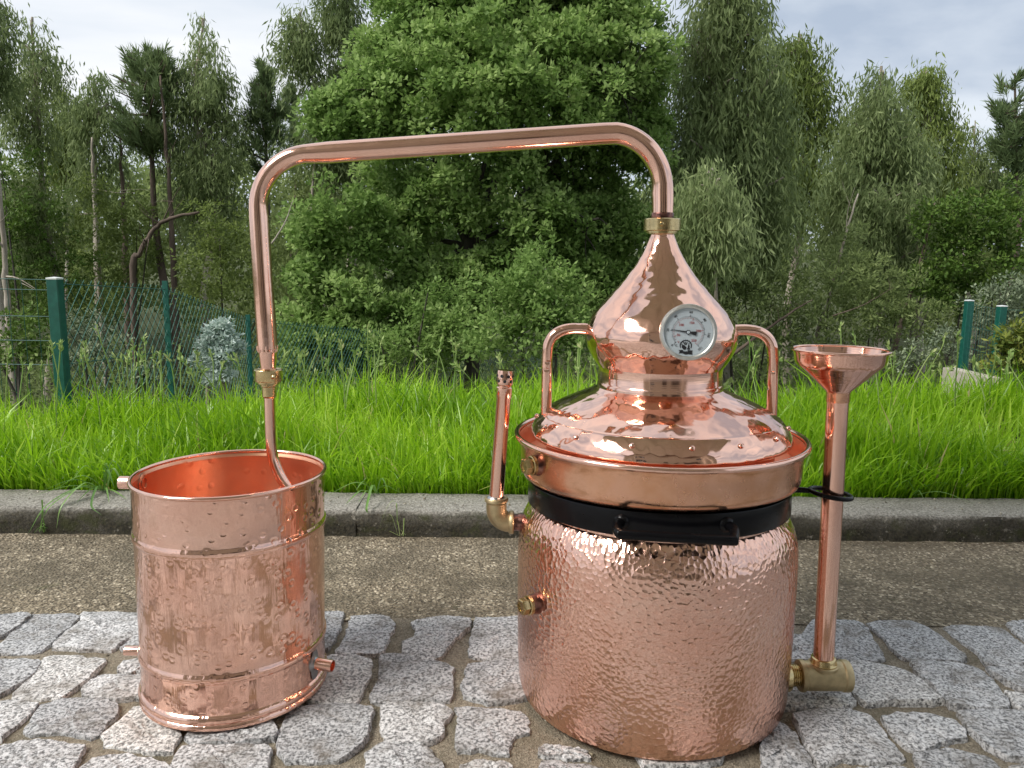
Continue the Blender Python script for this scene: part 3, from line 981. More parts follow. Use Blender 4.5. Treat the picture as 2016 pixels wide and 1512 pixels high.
for sgn in (-1, 1):
    hp = [(PX + sgn * 0.1095, PY, 0.5685), (PX + sgn * 0.128, PY, 0.5690), (PX + sgn * 0.145, PY, 0.5665), (PX + sgn * 0.1585, PY, 0.5590), (PX + sgn * 0.1665, PY, 0.5470), (PX + sgn * 0.1695, PY, 0.5310), (PX + sgn * 0.1705, PY, 0.500), (PX + sgn * 0.1715, PY, 0.440)]
    MB().tube(smooth_path([lean(*p) for p in hp], 6), 0.0084, 20).build('handle', M['cu_handle'], head)

# dial thermometer
gdir = Vector((-0.12, -1.0, 0.12)).normalized()
gc = Vector(at(1355.5, 654, 1.012))
GR = 0.0375
gz = gdir
gx_ = Vector((0, 0, 1)).cross(gz).normalized()
gy_ = gz.cross(gx_)
GM = Matrix(((gx_.x, gy_.x, gz.x, gc.x), (gx_.y, gy_.y, gz.y, gc.y), (gx_.z, gy_.z, gz.z, gc.z), (0, 0, 0, 1)))
gauge = MB().along([(0.0, -0.014), (GR * 0.90, -0.014), (GR * 0.985, -0.012), (GR, -0.009), (GR, -0.002), (GR * 0.985, 0.0), (GR * 0.90, 0.0008), (GR * 0.855, 0.0), (GR * 0.845, -0.0035)], gc, gz, 72).build('thermometer', M['steel'], head)
MB().along([(0.011, 0.0), (0.011, -0.028), (0.008, -0.028)], gc - gz * 0.012, gz, 20).build('stem', M['brass'], gauge)
MB().along([(GR * 0.86, -0.0045), (GR * 0.86, -0.0034), (0.0, -0.0034)], gc, gz, 64).build('dial', M['dial'], gauge)
LAY = -0.0032


def dial_pt(ang, rad, lay=0.0):
    a = R(ang)
    return GM @ Vector((math.sin(a) * rad, math.cos(a) * rad, LAY + lay))


def bar(m, p, q, w, lay=0.0003):
    """thin raised bar on the dial between two local points"""
    p, q = Vector((p[0], p[1], 0)), Vector((q[0], q[1], 0))
    d = (q - p).normalized()
    s = Vector((-d.y, d.x, 0)) * w / 2
    V = [GM @ (v + Vector((0, 0, LAY + k))) for k in (0, lay) for v in (p - s, p + s, q + s, q - s)]
    m.add(V, [(4, 7, 6, 5), (0, 1, 5, 4), (1, 2, 6, 5), (2, 3, 7, 6), (3, 0, 4, 7)], False)


def pol(ang, rad):
    return (math.sin(R(ang)) * rad, math.cos(R(ang)) * rad)


kc, kf = MB(), MB()
U = GR / 630.0          # drawing units of the dial


def ang_c(T):
    return -130 + T * 2.27


for T in range(0, 121, 2):
    big = T % 20 == 0
    bar(kc, pol(ang_c(T), 338 * U), pol(ang_c(T), (392 if big else 368 if T % 10 == 0 else 360) * U), (9 if big else 4.5) * U)
for T in range(0, 121, 20):
    a = ang_c(T)
    c_, s_ = pol(a, 445 * U)
    V, Fc = text_mesh(str(T), 74 * U, 0.00015, GM @ Matrix.Translation((c_, s_, LAY + 0.0002)) @ Matrix.Rotation(R(-a if abs(a) < 100 else -a), 4, 'Z'))
    kc.add(V, Fc, False)
for Fh in range(40, 251, 5):
    a = ang_c((Fh - 32) / 1.8)
    bar(kf, pol(a, 332 * U), pol(a, (275 if Fh % 50 == 0 else 302) * U), (8 if Fh % 50 == 0 else 4) * U)
for Fh in (50, 100, 150, 200, 250):
    a = ang_c((Fh - 32) / 1.8)
    c_, s_ = pol(a, 222 * U)
    V, Fc = text_mesh(str(Fh), 76 * U, 0.00015, GM @ Matrix.Translation((c_, s_, LAY + 0.0002)))
    kf.add(V, Fc, False)
V, Fc = text_mesh('\u00b0C', 66 * U, 0.00015, GM @ Matrix.Translation((-265 * U, -300 * U, LAY + 0.0002)))
kc.add(V, Fc, False)
V, Fc = text_mesh('\u00b0F', 56 * U, 0.00015, GM @ Matrix.Translation((-215 * U, -225 * U, LAY + 0.0002)))
kf.add(V, Fc, False)
kc.build('celsius_scale', M['ink'], gauge, split=0)
kf.build('fahrenheit_scale', M['red'], gauge, split=0)
nd = MB()
na = -81.5


def dial_poly(m, pts, lay0, lay1):
    n = len(pts)
    V = [GM @ Vector((x * U, y * U, LAY + k)) for k in (lay0, lay1) for x, y in pts]
    m.add(V, [tuple(range(n, 2 * n))] + [(i, (i + 1) % n, n + (i + 1) % n, n + i) for i in range(n)], False)


dn, sn = np.array(pol(na, 1)), np.array([-pol(na, 1)[1], pol(na, 1)[0]])
dial_poly(nd, [tuple(dn * a + sn * b) for a, b in ((40, 16), (385, 3), (385, -3), (40, -16))], 0.0008, 0.0013)
dial_poly(nd, [tuple(-dn * a + sn * b) for a, b in ((30, 18), (180, 48), (180, -48), (30, -18))], 0.0008, 0.0013)
dial_poly(nd, [(52 * math.cos(a), 52 * math.sin(a)) for a in np.linspace(0, 2 * PI, 24, endpoint=False)], 0.0007, 0.0015)
nd.build('pointer', M['ink'], gauge)
pc_ = MB()
dial_poly(pc_, [(34 * math.cos(a), 34 * math.sin(a)) for a in np.linspace(0, 2 * PI, 20, endpoint=False)], 0.0015, 0.0019)
pc_.build('pointer_cap', M['dial'], gauge)
# emblem: arch over a lifted figure and a standing still, on a folded ribbon
em = MB()
ecx, ecy = -45, -300
arc_o = [(ecx + 132 * math.cos(a), ecy + 128 * math.sin(a)) for a in np.linspace(R(-22), R(202), 22)]
arc_i = [(ecx + 112 * math.cos(a), ecy + 108 * math.sin(a)) for a in np.linspace(R(-22), R(202), 22)]
for i in range(21):
    dial_poly(em, [arc_i[i], arc_o[i], arc_o[i + 1], arc_i[i + 1]], 0.0, 0.0003)
for a in range(20, 170, 18):
    bar(em, ((ecx + 126 * math.cos(R(a))) * U, (ecy + 122 * math.sin(R(a))) * U), ((ecx + 142 * math.cos(R(a))) * U, (ecy + 140 * math.sin(R(a))) * U), 14 * U)
fig = [(-70, -60), (-40, -90), (5, -82), (15, -30), (-15, -5), (-38, 20), (-62, 10), (-80, 45), (-98, 30), (-80, -5), (-95, -25)]
dial_poly(em, [(ecx + x, ecy + y) for x, y in fig], 0.0, 0.0004)
for p, q in (((-30, 30), (-60, 90)), ((-25, 30), (-5, 88)), ((-48, 62), (-20, 70)), ((-15, 15), (20, 60)), ((10, 20), (30, 85))):
    bar(em, ((ecx + p[0]) * U, (ecy + p[1]) * U), ((ecx + q[0]) * U, (ecy + q[1]) * U), 13 * U)
stl = [(35, -85), (88, -85), (95, -55), (80, -40), (84, -5), (70, 20), (68, 55), (58, 55), (56, 20), (44, -5), (46, -40), (30, -55)]
dial_poly(em, [(ecx + x, ecy + y) for x, y in stl], 0.0, 0.0004)
bar(em, ((ecx + 62) * U, (ecy + 55) * U), ((ecx + 92) * U, (ecy + 62) * U), 11 * U)
rib = [[(-155, -100), (-60, -92), (-55, -160), (-148, -172), (-128, -136)], [(-58, -118), (-10, -126), (40, -122), (48, -188), (-6, -194), (-54, -178)], [(42, -96), (152, -100), (140, -140), (152, -196), (46, -184)]]
for rp in rib:
    dial_poly(em, [(ecx + x, ecy + y) for x, y in rp], 0.0, 0.0004)
em.build('emblem', M['ink'], gauge)
MB().along([(GR * 0.85, -0.0008), (0.0, -0.0008)], gc, gz, 48).build('glass', M['glass'], gauge)

# ------------------------------------------------------------------ swan neck
YN = 1.15
sx = 0.2180
neck = thing('swan_neck', 'long bent copper vapour pipe bridging from the dome head to the bucket', 'pipe', (sx, YN, 0.71))
path = [(sx, YN, 0.735), (sx - 0.0004, YN, 0.752), (sx - 0.0012, YN, 0.768)]
# right bend
cxr, czr, rr_ = 0.1405, 0.7690, 0.0764
path += [(cxr + rr_ * math.cos(a), YN, czr + 0.0818 * math.sin(a)) for a in np.linspace(0.12, PI / 2 - 0.09, 14)]
# straight, then left bend
p_r, p_l = np.array([0.128, YN, 0.8497]), np.array([-0.268, YN, 0.8203])
for k in range(0, 9):
    path.append(tuple(p_r + (p_l - p_r) * k / 8))
cxl, czl = -0.291, 0.741
path += [(cxl + 0.0818 * math.cos(a), YN, czl + 0.0778 * math.sin(a)) for a in np.linspace(PI / 2 + 0.14, PI - 0.05, 14)]
path += [(-0.3728, YN, 0.728), (-0.3722, YN, 0.70), (-0.3708, YN, 0.640), (-0.3690, YN, 0.585), (-0.3675, YN, 0.534)]
flat = []
for p in path:
    f_ = 1.0
    if p[0] > 0.15 and p[2] > 0.775:
        f_ = 0.97
    if p[0] < -0.27 and p[2] > 0.73:
        f_ = 0.93
    flat.append(f_)
rad = [0.0157 if p[0] > 0.15 else 0.0153 if p[0] > -0.3 else 0.0143 for p in path]
rad[-1] = 0.0151
rad[-2] = 0.0150
tube = MB().tube(path, rad, 40, flat=flat).build('tube', M['cu_drawn'], neck, split=50)
MB().lathe([(0.0150, 0.7265), (0.0163, 0.729), (0.0166, 0.734), (0.0160, 0.7385), (0.0157, 0.739)], (sx, YN), 40).build('solder_ring', M['soot'], neck)


def union_nut(cx, cy, z0, z1, r, parent, az):
    k = MB()
    k.lathe([(r * 0.62, z1 - 0.001), (r * 0.95, z1), (r, z1 - 0.0012), (r, z0 + 0.001), (r * 0.97, z0), (r * 0.86, z0), (r * 0.86, z0 - 0.0018), (r * 0.80, z0 - 0.0022), (r * 0.80, z0 - 0.0034), (r * 0.60, z0 - 0.0038)], (cx, cy), 48)
    a = R(az)
    d = Vector((math.sin(a), -math.cos(a), 0))
    k.along([(0.0038, -0.002), (0.0034, 0.004), (0.0020, 0.0058), (0, 0.006)], Vector((cx, cy, (z0 + z1) / 2)) + d * (r - 0.001), d, 14)
    return k.build('union_nut', M['brass'], parent)


union_nut(sx, YN, 0.7125, 0.7305, 0.0268, neck, -12)
LX = -0.3675
sleeve = [(0.0142, 0.5365)]
MB().lathe([(0.0130, 0.536), (0.0139, 0.5335), (0.0136, 0.529), (0.0128, 0.518), (0.0116, 0.508), (0.0118, 0.502)], (LX, YN), 36).build('reducer', M['cu_plain'], neck)
cr_ = MB()
for k in range(18):
    a = 2 * PI * k / 18
    d = Vector((math.cos(a), math.sin(a), 0))
    p = Vector((LX, YN, 0.5335)) + d * 0.0146
    cr_.tube([p + Vector((0, 0, 0.006)), p - d * 0.0004, p - d * 0.0016 - Vector((0, 0, 0.0045))], [0.0010, 0.0017, 0.0008], 6)
cr_.build('crimp', M['cu_plain'], neck)
union_nut(LX, YN, 0.4855, 0.5035, 0.0208, neck, 35)

# ------------------------------------------------------------------ condenser bucket with coil
BX, BY = -0.431, 1.1403
bucket = thing('condenser_bucket', 'open hammered copper bucket with rolled rim and pipe stubs, on the cobbles', 'condenser', (BX, BY, 0))


def blean(x, y, z):
    return (x - 0.0030 + 0.0185 * z, y, z)


BC = (BX, BY)
wall = [(0, 0.004), (0.133, 0.004), (0.1372, 0.0045), (0.1400, 0.0065), (0.1404, 0.0090), (0.1392, 0.0120), (0.1378, 0.0135), (0.1378, 0.0145), (0.1400, 0.0165), (0.1412, 0.0195), (0.1404, 0.0235), (0.1380, 0.0262), (0.1366, 0.0275)]
wall += [(0.1367, 0.05), (0.1368, 0.0735), (0.1374, 0.0748), (0.1392, 0.0775), (0.1397, 0.0815), (0.1392, 0.0855), (0.1374, 0.0882), (0.1368, 0.0895)]
wall += [(0.1372, 0.14), (0.1376, 0.20), (0.1379, 0.2580), (0.1384, 0.2592), (0.1402, 0.2618), (0.1407, 0.2655), (0.1402, 0.2695), (0.1384, 0.2720), (0.1380, 0.2735)]
wall += [(0.1384, 0.31), (0.1390, 0.3420)]
bw = MB().lathe(wall, BC, 144, warp=blean).build('wall', M['cu_dimpled'], bucket)
inner = [(0.1386, 0.3430), (0.1374, 0.3400), (0.1366, 0.3375), (0.1374, 0.3350), (0.1368, 0.30), (0.1355, 0.02), (0.0, 0.012)]
MB().lathe(inner, BC, 144, warp=blean).build('lining', M['cu_satin'], bucket)
rg = [blean(BX + 0.1394 * math.cos(a), BY + 0.1394 * math.sin(a), 0.3455) for a in np.linspace(0, 2 * PI, 128, endpoint=False)]
MB().tube(rg, 0.0030, 12, closed=True).build('rim', M['cu_plain'], bucket)


def stub(p, d, r, L, patch, ss=True):
    d = Vector(d).normalized()
    s = MB().along([(r * 0.78, -0.004), (r, -0.004), (r, L), (r * 0.97, L + 0.0008), (r * 0.80, L + 0.0005), (r * 0.78, L - 0.012), (0, L - 0.013)], p, d, 28).build('spout', M['cu_drawn'], bucket)
    MB().along([(r * 1.0, 0.0055), (r * 1.12, 0.0030), (r * 1.5, 0.0012), (r * 1.55, -0.001)], p, d, 24).build('solder_ring', M['solder'], s)
    return s


stub(blean(BX - 0.1375, BY + 0.004, 0.3265), (-1, -0.05, 0.03), 0.0102, 0.0330, 0)
stub(blean(BX - 0.1365, BY - 0.004, 0.056), (-1, -0.05, 0.03), 0.0078, 0.0350, 0)
sp = Vector(blean(BX + 0.1322, BY - 0.0345, 0.0545))
stub(sp, (0.95, -0.25, -0.02), 0.0092, 0.031, 1)
# grey solder wash round the low spout
MB().lathe([(0.1380, 0.0285), (0.1378, 0.045), (0.1378, 0.068), (0.1384, 0.0735)], BC, 220, warp=blean)
sw = MB()
Vp, Fp = [], []
na_, nz_ = 9, 7
for i in range(na_ + 1):
    for j in range(nz_ + 1):
        a = R(-17.5 + 9.5 * i / na_ - 1.5)
        wv = 1 - abs(2 * j / nz_ - 1) ** 3 * 0.5
        aa = R(-14) + (a - R(-14)) * wv
        z = 0.0285 + 0.046 * j / nz_
        Vp.append(blean(BX + 0.1378 * math.cos(aa), BY + 0.1378 * math.sin(aa), z))
for i in range(na_):
    for j in range(nz_):
        b = i * (nz_ + 1) + j
        Fp.append((b, b + nz_ + 1, b + nz_ + 2, b + 1))
sw.add(Vp, Fp).build('solder_patch', M['solder'], bw)
# coil: inlet pipe drops in from the swan neck and joins the worm
cp = [(LX, YN, 0.483), (LX, YN, 0.45), (LX - 0.0004, YN, 0.41), (LX + 0.0002, YN, 0.385), (LX + 0.003, YN, 0.362), (LX + 0.0125, YN - 0.002, 0.338), (LX + 0.030, YN - 0.008, 0.312), (LX + 0.046, YN - 0.022, 0.294)]
hel = []
a0 = math.atan2(YN - 0.04 - BY, 0.112)
for k in range(0, 120):
    a = a0 - k * 2 * PI / 24
    hel.append((BX + 0.116 * math.cos(a), BY + 0.116 * math.sin(a), 0.282 - 0.048 * k / 24))
coil = MB().tube(smooth_path(cp, 6) + hel[1:], 0.0083, 20).build('coil', M['cu_drawn'], bucket, split=60)
MB().lathe([(0.0084, 0.4600), (0.0108, 0.4625), (0.0109, 0.4770), (0.0128, 0.4785), (0.0128, 0.4808), (0.010, 0.4812)], (LX, YN), 32).build('collar', M['brass'], coil)

# ------------------------------------------------------------------ grass
def blades(x, y, z, h, w, lean_dir, lean_amt, tint, levels=4):
    n = len(x)
    rows = []
    yaw = lean_dir + rng.normal(0, 0.9, n)
    sxv, syv = np.cos(yaw + PI / 2), np.sin(yaw + PI / 2)
    for k in range(levels):
        s = k / (levels - 1)
        bend = lean_amt * s ** 2.0
        px = x + np.cos(lean_dir) * h * bend
        py = y + np.sin(lean_dir) * h * bend
        pz = z + h * (s * np.sqrt(np.clip(1 - (lean_amt * s * 0.75) ** 2, 0.05, 1)))
        ww = w * (0.75 + 0.5 * s if s < 0.5 else 1.0) * (1 - max(s - 0.55, 0) / 0.45 * 0.97) * 0.5
        rows.append((np.stack([px - sxv * ww, py - syv * ww, pz], 1), np.stack([px + sxv * ww, py + syv * ww, pz], 1)))
    V = np.stack([r_ for row in rows for r_ in row], 1).reshape(-1, 3)
    base = np.arange(n)[:, None] * (2 * levels)
    F_ = np.concatenate([base + np.array([[2 * k, 2 * k + 1, 2 * k + 3, 2 * k + 2]]) for k in range(levels - 1)], 0)
    return V, F_, np.tile(tint, levels - 1)


def field(u, v, s=1.0):
    return 0.5 + 0.25 * np.sin(u * 3.1 * s + 1.3 * np.sin(v * 2.7 * s)) + 0.25 * np.sin(v * 4.3 * s + 1.7 * np.sin(u * 2.2 * s + 1))


Ng = 56000
gy = KERB_B + 0.005 + 2.3 * rng.random(Ng) ** 1.35
gx = rng.uniform(-1, 1, Ng) * (0.6 + gy * 0.8)
gz_ = terrain_z(gx, gy)
fl_ = field(gx * 2.2, gy * 2.2)
gh = (0.075 + 0.125 * fl_ + rng.normal(0, 0.04, Ng)).clip(0.05, 0.30)
gh = gh * np.interp(gy, [1.98, 2.06, 2.25, 3.0], [0.55, 0.85, 0.95, 1.05])
gdirn = 2 * PI * field(gx * 0.9, gy * 0.9, 0.8) + rng.normal(0, 1.6, Ng)
glean = np.abs(rng.normal(0.42, 0.33, Ng)).clip(0.03, 1.15)
gw = rng.uniform(0.003, 0.0092, Ng)
gt = (0.05 + 0.7 * field(gx * 1.6 + 3, gy * 1.6, 1.2) + rng.normal(0, 0.2, Ng)).clip(0, 0.88)
gt[rng.random(Ng) < 0.018] = 1.25
V1, F1, T1 = blades(gx, gy, gz_ - 0.01, gh, gw, gdirn, glean, gt)
# fringe leaning over the kerb
Nf = 1500
fx = rng.uniform(-2.2, 2.2, Nf)
fy = KERB_B + rng.uniform(0.0, 0.05, Nf)
V2, F2, T2 = blades(fx, fy, np.full(Nf, 0.052), rng.uniform(0.05, 0.16, Nf), rng.uniform(0.003, 0.006, Nf), -PI / 2 + rng.normal(0, 0.8, Nf), rng.uniform(0.4, 1.0, Nf), rng.uniform(0.0, 0.5, Nf))
tag(link('grass', np_mesh('grass', np.concatenate([V1, V2]), np.concatenate([F1, F2 + len(V1)]), True, np.concatenate([T1, T2])), M['grass']), kind='stuff')

# flowering stems standing above the meadow
sv, sf, st_ = [], [], []
nv = 0
stems = [(190, 640), (160, 690), (262, 672), (255, 690), (60, 720), (225, 700), (300, 690), (640, 660), (725, 640), (700, 690), (735, 668), (860, 690), (900, 680), (600, 690), (40, 700), (1140, 680), (1120, 700), (1655, 640), (1680, 655), (1860, 660), (1840, 690), (1795, 690), (95, 690), (120, 675), (330, 700), (450, 700), (560, 700), (980, 700), (1760, 700), (1990, 700)]
stems += [(float(rng.uniform(0, 2016)), float(rng.uniform(690, 735))) for _ in range(50)]
stems += [(float(rng.uniform(a_, b_)), float(rng.uniform(655, 715))) for a_, b_, n_ in ((10, 360, 9), (560, 920, 9), (1080, 1170, 4), (1430, 1560, 3), (1700, 2010, 6)) for _ in range(n_)]
for px, py in stems:
    Y = rng.uniform(2.5, 3.3)
    top = at(px, py, Y)
    bx, by = top[0] - rng.normal(0, 0.05), Y - rng.normal(0, 0.04)
    bz = float(terrain_z(bx, by))
    P = smooth_path([(bx, by, bz), ((bx * 2 + top[0]) / 3, by, bz + (top[2] - bz) * 0.45), ((bx + 3 * top[0]) / 4, Y, bz + (top[2] - bz) * 0.85), tuple(top)], 4)
    m_ = MB().tube(P, [0.0022] * (len(P) - 3) + [0.0019, 0.0016, 0.0011], 5, caps=False)
    V = np.array([tuple(v) for v in m_.v]); F_ = np.array(m_.f)
    sv.append(V); sf.append(F_ + nv); st_.append(np.full(len(F_), rng.random() * 0.5)); nv += len(V)
    nsp = rng.integers(7, 16)
    d0 = np.array(P[-1]) - np.array(P[-5])
    for k in range(nsp):
        c_ = np.array(P[-1]) - d0 * (k / nsp) * rng.uniform(0.5, 0.9)
        d = d0 / np.linalg.norm(d0) + rng.normal(0, 0.45, 3)
        d /= np.linalg.norm(d)
        s_ = np.cross(d, rng.normal(0, 1, 3)); s_ /= np.linalg.norm(s_)
        L, W_ = rng.uniform(0.014, 0.028), rng.uniform(0.006, 0.010)
        q = np.array([c_, c_ + d * L * 0.5 + s_ * W_ / 2, c_ + d * L, c_ + d * L * 0.5 - s_ * W_ / 2])
        sv.append(q); sf.append(np.array([[0, 1, 2, 3]]) + nv); st_.append(np.array([rng.random()])); nv += 4
tag(link('seeding_grass', np_mesh('seeding_grass', np.concatenate(sv), np.concatenate(sf), False, np.concatenate(st_)), M['seed']), kind='stuff')


def weed(name, label, cx, cy, cz, specs, mat='weed'):
    """a clump of long blades given as (end point, sag, width)"""
    Vs, Fs, Ts = [], [], []
    n0 = 0
    for end, rise, w in specs:
        b = np.array([cx, cy, cz]) + rng.normal(0, 0.006, 3) * (1, 1, 0)
        e_ = np.array(end, float)
        mid = (b * 0.55 + e_ * 0.45)
        mid[2] = max(b[2], e_[2]) + rise
        if b[1] > KERB_F and e_[1] < KERB_F + 0.03 and e_[2] < KERB_H:
            e_ = e_ + np.array([0, -0.015, 0])
            ed = b * 0.4 + e_ * 0.6
            ed[1], ed[2] = KERB_F - 0.006, KERB_H + 0.010
            mid = b * 0.6 + ed * 0.4
            mid[2] = KERB_H + 0.012 + rise
            P = np.array(smooth_path([b, mid, ed, e_], 5))
        else:
            P = np.array(smooth_path([b, mid, e_], 5))
        d = e_ - b
        s_ = np.cross(d, (0, 0, 1)); s_ = s_ / (np.linalg.norm(s_) + 1e-9)
        t_ = np.linspace(0, 1, len(P))
        ww = w * np.interp(t_, [0, 0.3, 0.7, 1], [0.6, 1.0, 0.8, 0.04]) / 2
        A = P - s_ * ww[:, None]; B_ = P + s_ * ww[:, None]; Cc = P - np.array([0, 0, 1]) * (ww * 0.5)[:, None]
        V = np.stack([A, Cc, B_], 1).reshape(-1, 3)
        F_ = []
        for k in range(len(P) - 1):
            F_ += [(3 * k, 3 * k + 1, 3 * k + 4, 3 * k + 3), (3 * k + 1, 3 * k + 2, 3 * k + 5, 3 * k + 4)]
        Vs.append(V); Fs.append(np.array(F_) + n0); Ts.append(np.full(len(F_), rng.random())); n0 += len(V)
    o = link(name, np_mesh(name, np.concatenate(Vs), np.concatenate(Fs), True, np.concatenate(Ts)), M[mat], origin=(cx, cy, cz))
    return tag(o, label, 'weed')


def gp(px, py, z):
    return tuple(ong(px, py, z))


k0 = ong(185, 972, 0.07)
weed('grass_tuft', 'long grass tuft flopping over the kerb beside the bucket', k0[0], 1.975, 0.066,
     [(gp(62, 1048, 0.002), 0.02, 0.007), (gp(85, 1030, 0.02), 0.02, 0.006), (gp(118, 1037, 0.015), 0.03, 0.005), (gp(206, 1010, 0.055), 0.02, 0.006), (gp(75, 970, 0.07), 0.03, 0.005), (gp(60, 978, 0.066), 0.02, 0.005), (gp(250, 983, 0.066), 0.012, 0.006),
      (gp(243, 955, 0.09), 0.04, 0.007), (gp(250, 945, 0.10), 0.05, 0.006), (gp(110, 962, 0.08), 0.03, 0.006), (gp(215, 935, 0.11), 0.03, 0.008), (gp(215, 990, 0.064), 0.02, 0.005), (gp(150, 990, 0.064), 0.02, 0.005), (gp(225, 960, 0.09), 0.04, 0.007), (gp(140, 950, 0.10), 0.04, 0.006)])
k1 = ong(733, 975, 0.065)
weed('grass_tuft', 'small grass tuft hanging over the kerb edge right of the bucket', k1[0], 1.97, 0.064,
     [(gp(728, 1008, 0.05), 0.03, 0.007), (gp(680, 993, 0.064), 0.02, 0.006), (gp(645, 975, 0.068), 0.03, 0.006), (gp(705, 990, 0.064), 0.02, 0.004), (gp(765, 968, 0.08), 0.03, 0.005), (gp(790, 972, 0.07), 0.02, 0.004), (gp(700, 966, 0.08), 0.02, 0.005)])
k2 = ong(790, 1046, 0.0)
weed('dry_weed', 'thin straggly weed growing from the foot of the kerb', k2[0], KERB_F - 0.004, 0.001,
     [(gp(738, 1034, 0.02), 0.01, 0.0024), (gp(745, 1050, 0.002), 0.01, 0.0026), (gp(755, 1020, 0.04), 0.01, 0.002), (gp(772, 1010, 0.045), 0.01, 0.002), (gp(800, 1012, 0.045), 0.01, 0.002), (gp(720, 1048, 0.004), 0.01, 0.002), (gp(785, 1008, 0.05), 0.005, 0.0018), (gp(760, 1036, 0.02), 0.008, 0.002), (gp(812, 1032, 0.02), 0.005, 0.002)], 'seed')
k3 = ong(86, 1046, 0.0)
weed('seedling', 'tiny seedling sprouting at the kerb foot under the long tuft', k3[0], KERB_F - 0.003, 0.002,
     [(gp(80, 1043, 0.008), 0.004, 0.004), (gp(95, 1040, 0.012), 0.004, 0.004), (gp(90, 1034, 0.02), 0.003, 0.0035), (gp(88, 1048, 0.003), 0.004, 0.0035), (gp(84, 1038, 0.015), 0.003, 0.003)])
k4 = ong(1795, 975, 0.065)
weed('grass_tuft', 'few long blades lying over the kerb right of the funnel pipe', k4[0], 1.985, 0.066,
     [(gp(1918, 992, 0.064), 0.02, 0.005), (gp(1840, 978, 0.07), 0.03, 0.005), (gp(1820, 985, 0.064), 0.02, 0.004), (gp(1910, 972, 0.075), 0.03, 0.004), (gp(1760, 962, 0.09), 0.02, 0.005)])

# ------------------------------------------------------------------ foliage builders
def norm(a):
    return a / (np.linalg.norm(a, axis=-1, keepdims=True) + 1e-9)


def leaf_quads(c, d, nrm, L, W):
    d = norm(d)
    s_ = norm(np.cross(d, nrm))
    up = np.cross(s_, d)
    L, W = np.broadcast_to(L, len(c))[:, None], np.broadcast_to(W, len(c))[:, None]
    mid = c + d * L * 0.48 - up * W * 0.12
    V = np.stack([c, mid + s_ * W / 2, c + d * L, mid - s_ * W / 2], 1).reshape(-1, 3)
    F_ = np.arange(len(c) * 4).reshape(-1, 4)
    return V, F_


class Foliage:
    def __init__(self):
        self.V, self.F, self.T, self.n = [], [], [], 0

    def add(self, V, F_, T):
        self.V.append(V); self.F.append(F_ + self.n); self.T.append(T); self.n += len(V)

    def mesh(self, name):
        return np_mesh(name, np.concatenate(self.V), np.concatenate(self.F), False, np.concatenate(self.T))

    def broad(self, centers, sizes, per, L, W, tint, out_dir=None):
        """round clumps of broad leaves"""
        n = len(centers)
        k = n * per
        dirs = norm(rng.normal(0, 1, (k, 3)) + np.array([0, 0, 0.25]))
        rad = np.repeat(sizes, per)[:, None] * rng.random((k, 1)) ** 0.45
        c = np.repeat(centers, per, 0) + dirs * rad * np.array([1, 1, 0.72])
        d = dirs * 0.8 + rng.normal(0, 0.6, (k, 3)) + np.array([0, 0, 0.1])
        nr = np.array([0, 0, 1.0]) + rng.normal(0, 0.55, (k, 3))
        V, F_ = leaf_quads(c, d, nr, rng.uniform(0.75, 1.25, k) * L, rng.uniform(0.75, 1.25, k) * W)
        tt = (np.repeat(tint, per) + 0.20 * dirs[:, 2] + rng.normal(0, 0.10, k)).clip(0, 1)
        self.add(V, F_, tt)

    def droop(self, starts, lens, per, L, W, tint, spread=0.10):
        """hanging strands of long leaves"""
        n = len(starts)
        k = n * per
        s_ = rng.random((k, 1))
        side = norm(rng.normal(0, 1, (n, 3)) * np.array([1, 1, 0.1]))
        off = np.repeat(side, per, 0) * (np.sqrt(s_) * 0.35) * np.repeat(lens, per)[:, None]
        c = np.repeat(starts, per, 0) + off + rng.normal(0, spread, (k, 3))
        c[:, 2] -= (s_[:, 0] ** 1.4) * np.repeat(lens, per)
        d = np.array([0, 0, -1.0]) + rng.normal(0, 0.42, (k, 3)) + np.repeat(side, per, 0) * 0.25
        V, F_ = leaf_quads(c, d, rng.normal(0, 1, (k, 3)), rng.uniform(0.7, 1.3, k) * L, rng.uniform(0.7, 1.3, k) * W)
        self.add(V, F_, (np.repeat(tint, per) + rng.normal(0, 0.12, k)).clip(0, 1))

    def tufts(self, centers, dirs, per, L, W, tint):
        """pine tufts: needles fanning round a twig end"""
        n = len(centers)
        k = n * per
        dd = norm(np.repeat(dirs, per, 0) + rng.normal(0, 0.55, (k, 3)))
        c = np.repeat(centers, per, 0) - np.repeat(norm(dirs), per, 0) * rng.random((k, 1)) * L * 1.4
        V, F_ = leaf_quads(c, dd, rng.normal(0, 1, (k, 3)), rng.uniform(0.7, 1.2, k) * L, W)
        self.add(V, F_, (np.repeat(tint, per) + rng.normal(0, 0.12, k)).clip(0, 1))


def branch_to(m, p, q, r0, r1, n=6, sag=0.0):
    p, q = np.array(p, float), np.array(q, float)
    mid = (p + q) / 2 + rng.normal(0, 0.06, 3) * np.linalg.norm(q - p)
    mid[2] += sag
    P = smooth_path([p, mid, q], 3)
    m.tube(P, list(np.linspace(r0, r1, len(P))), n, caps=False)


def finish_tree(name, label, cat, trunk, fol, leafmat, barkmat, base, group=None):
    t_ = thing(name, label, cat, base, group)
    if trunk is not None:
        trunk.build('trunk', M[barkmat], t_, split=0)
    link('crown', fol.mesh('crown'), M[leafmat], t_)
    return t_


def ground_at(x, y):
    return float(terrain_z(x, y))


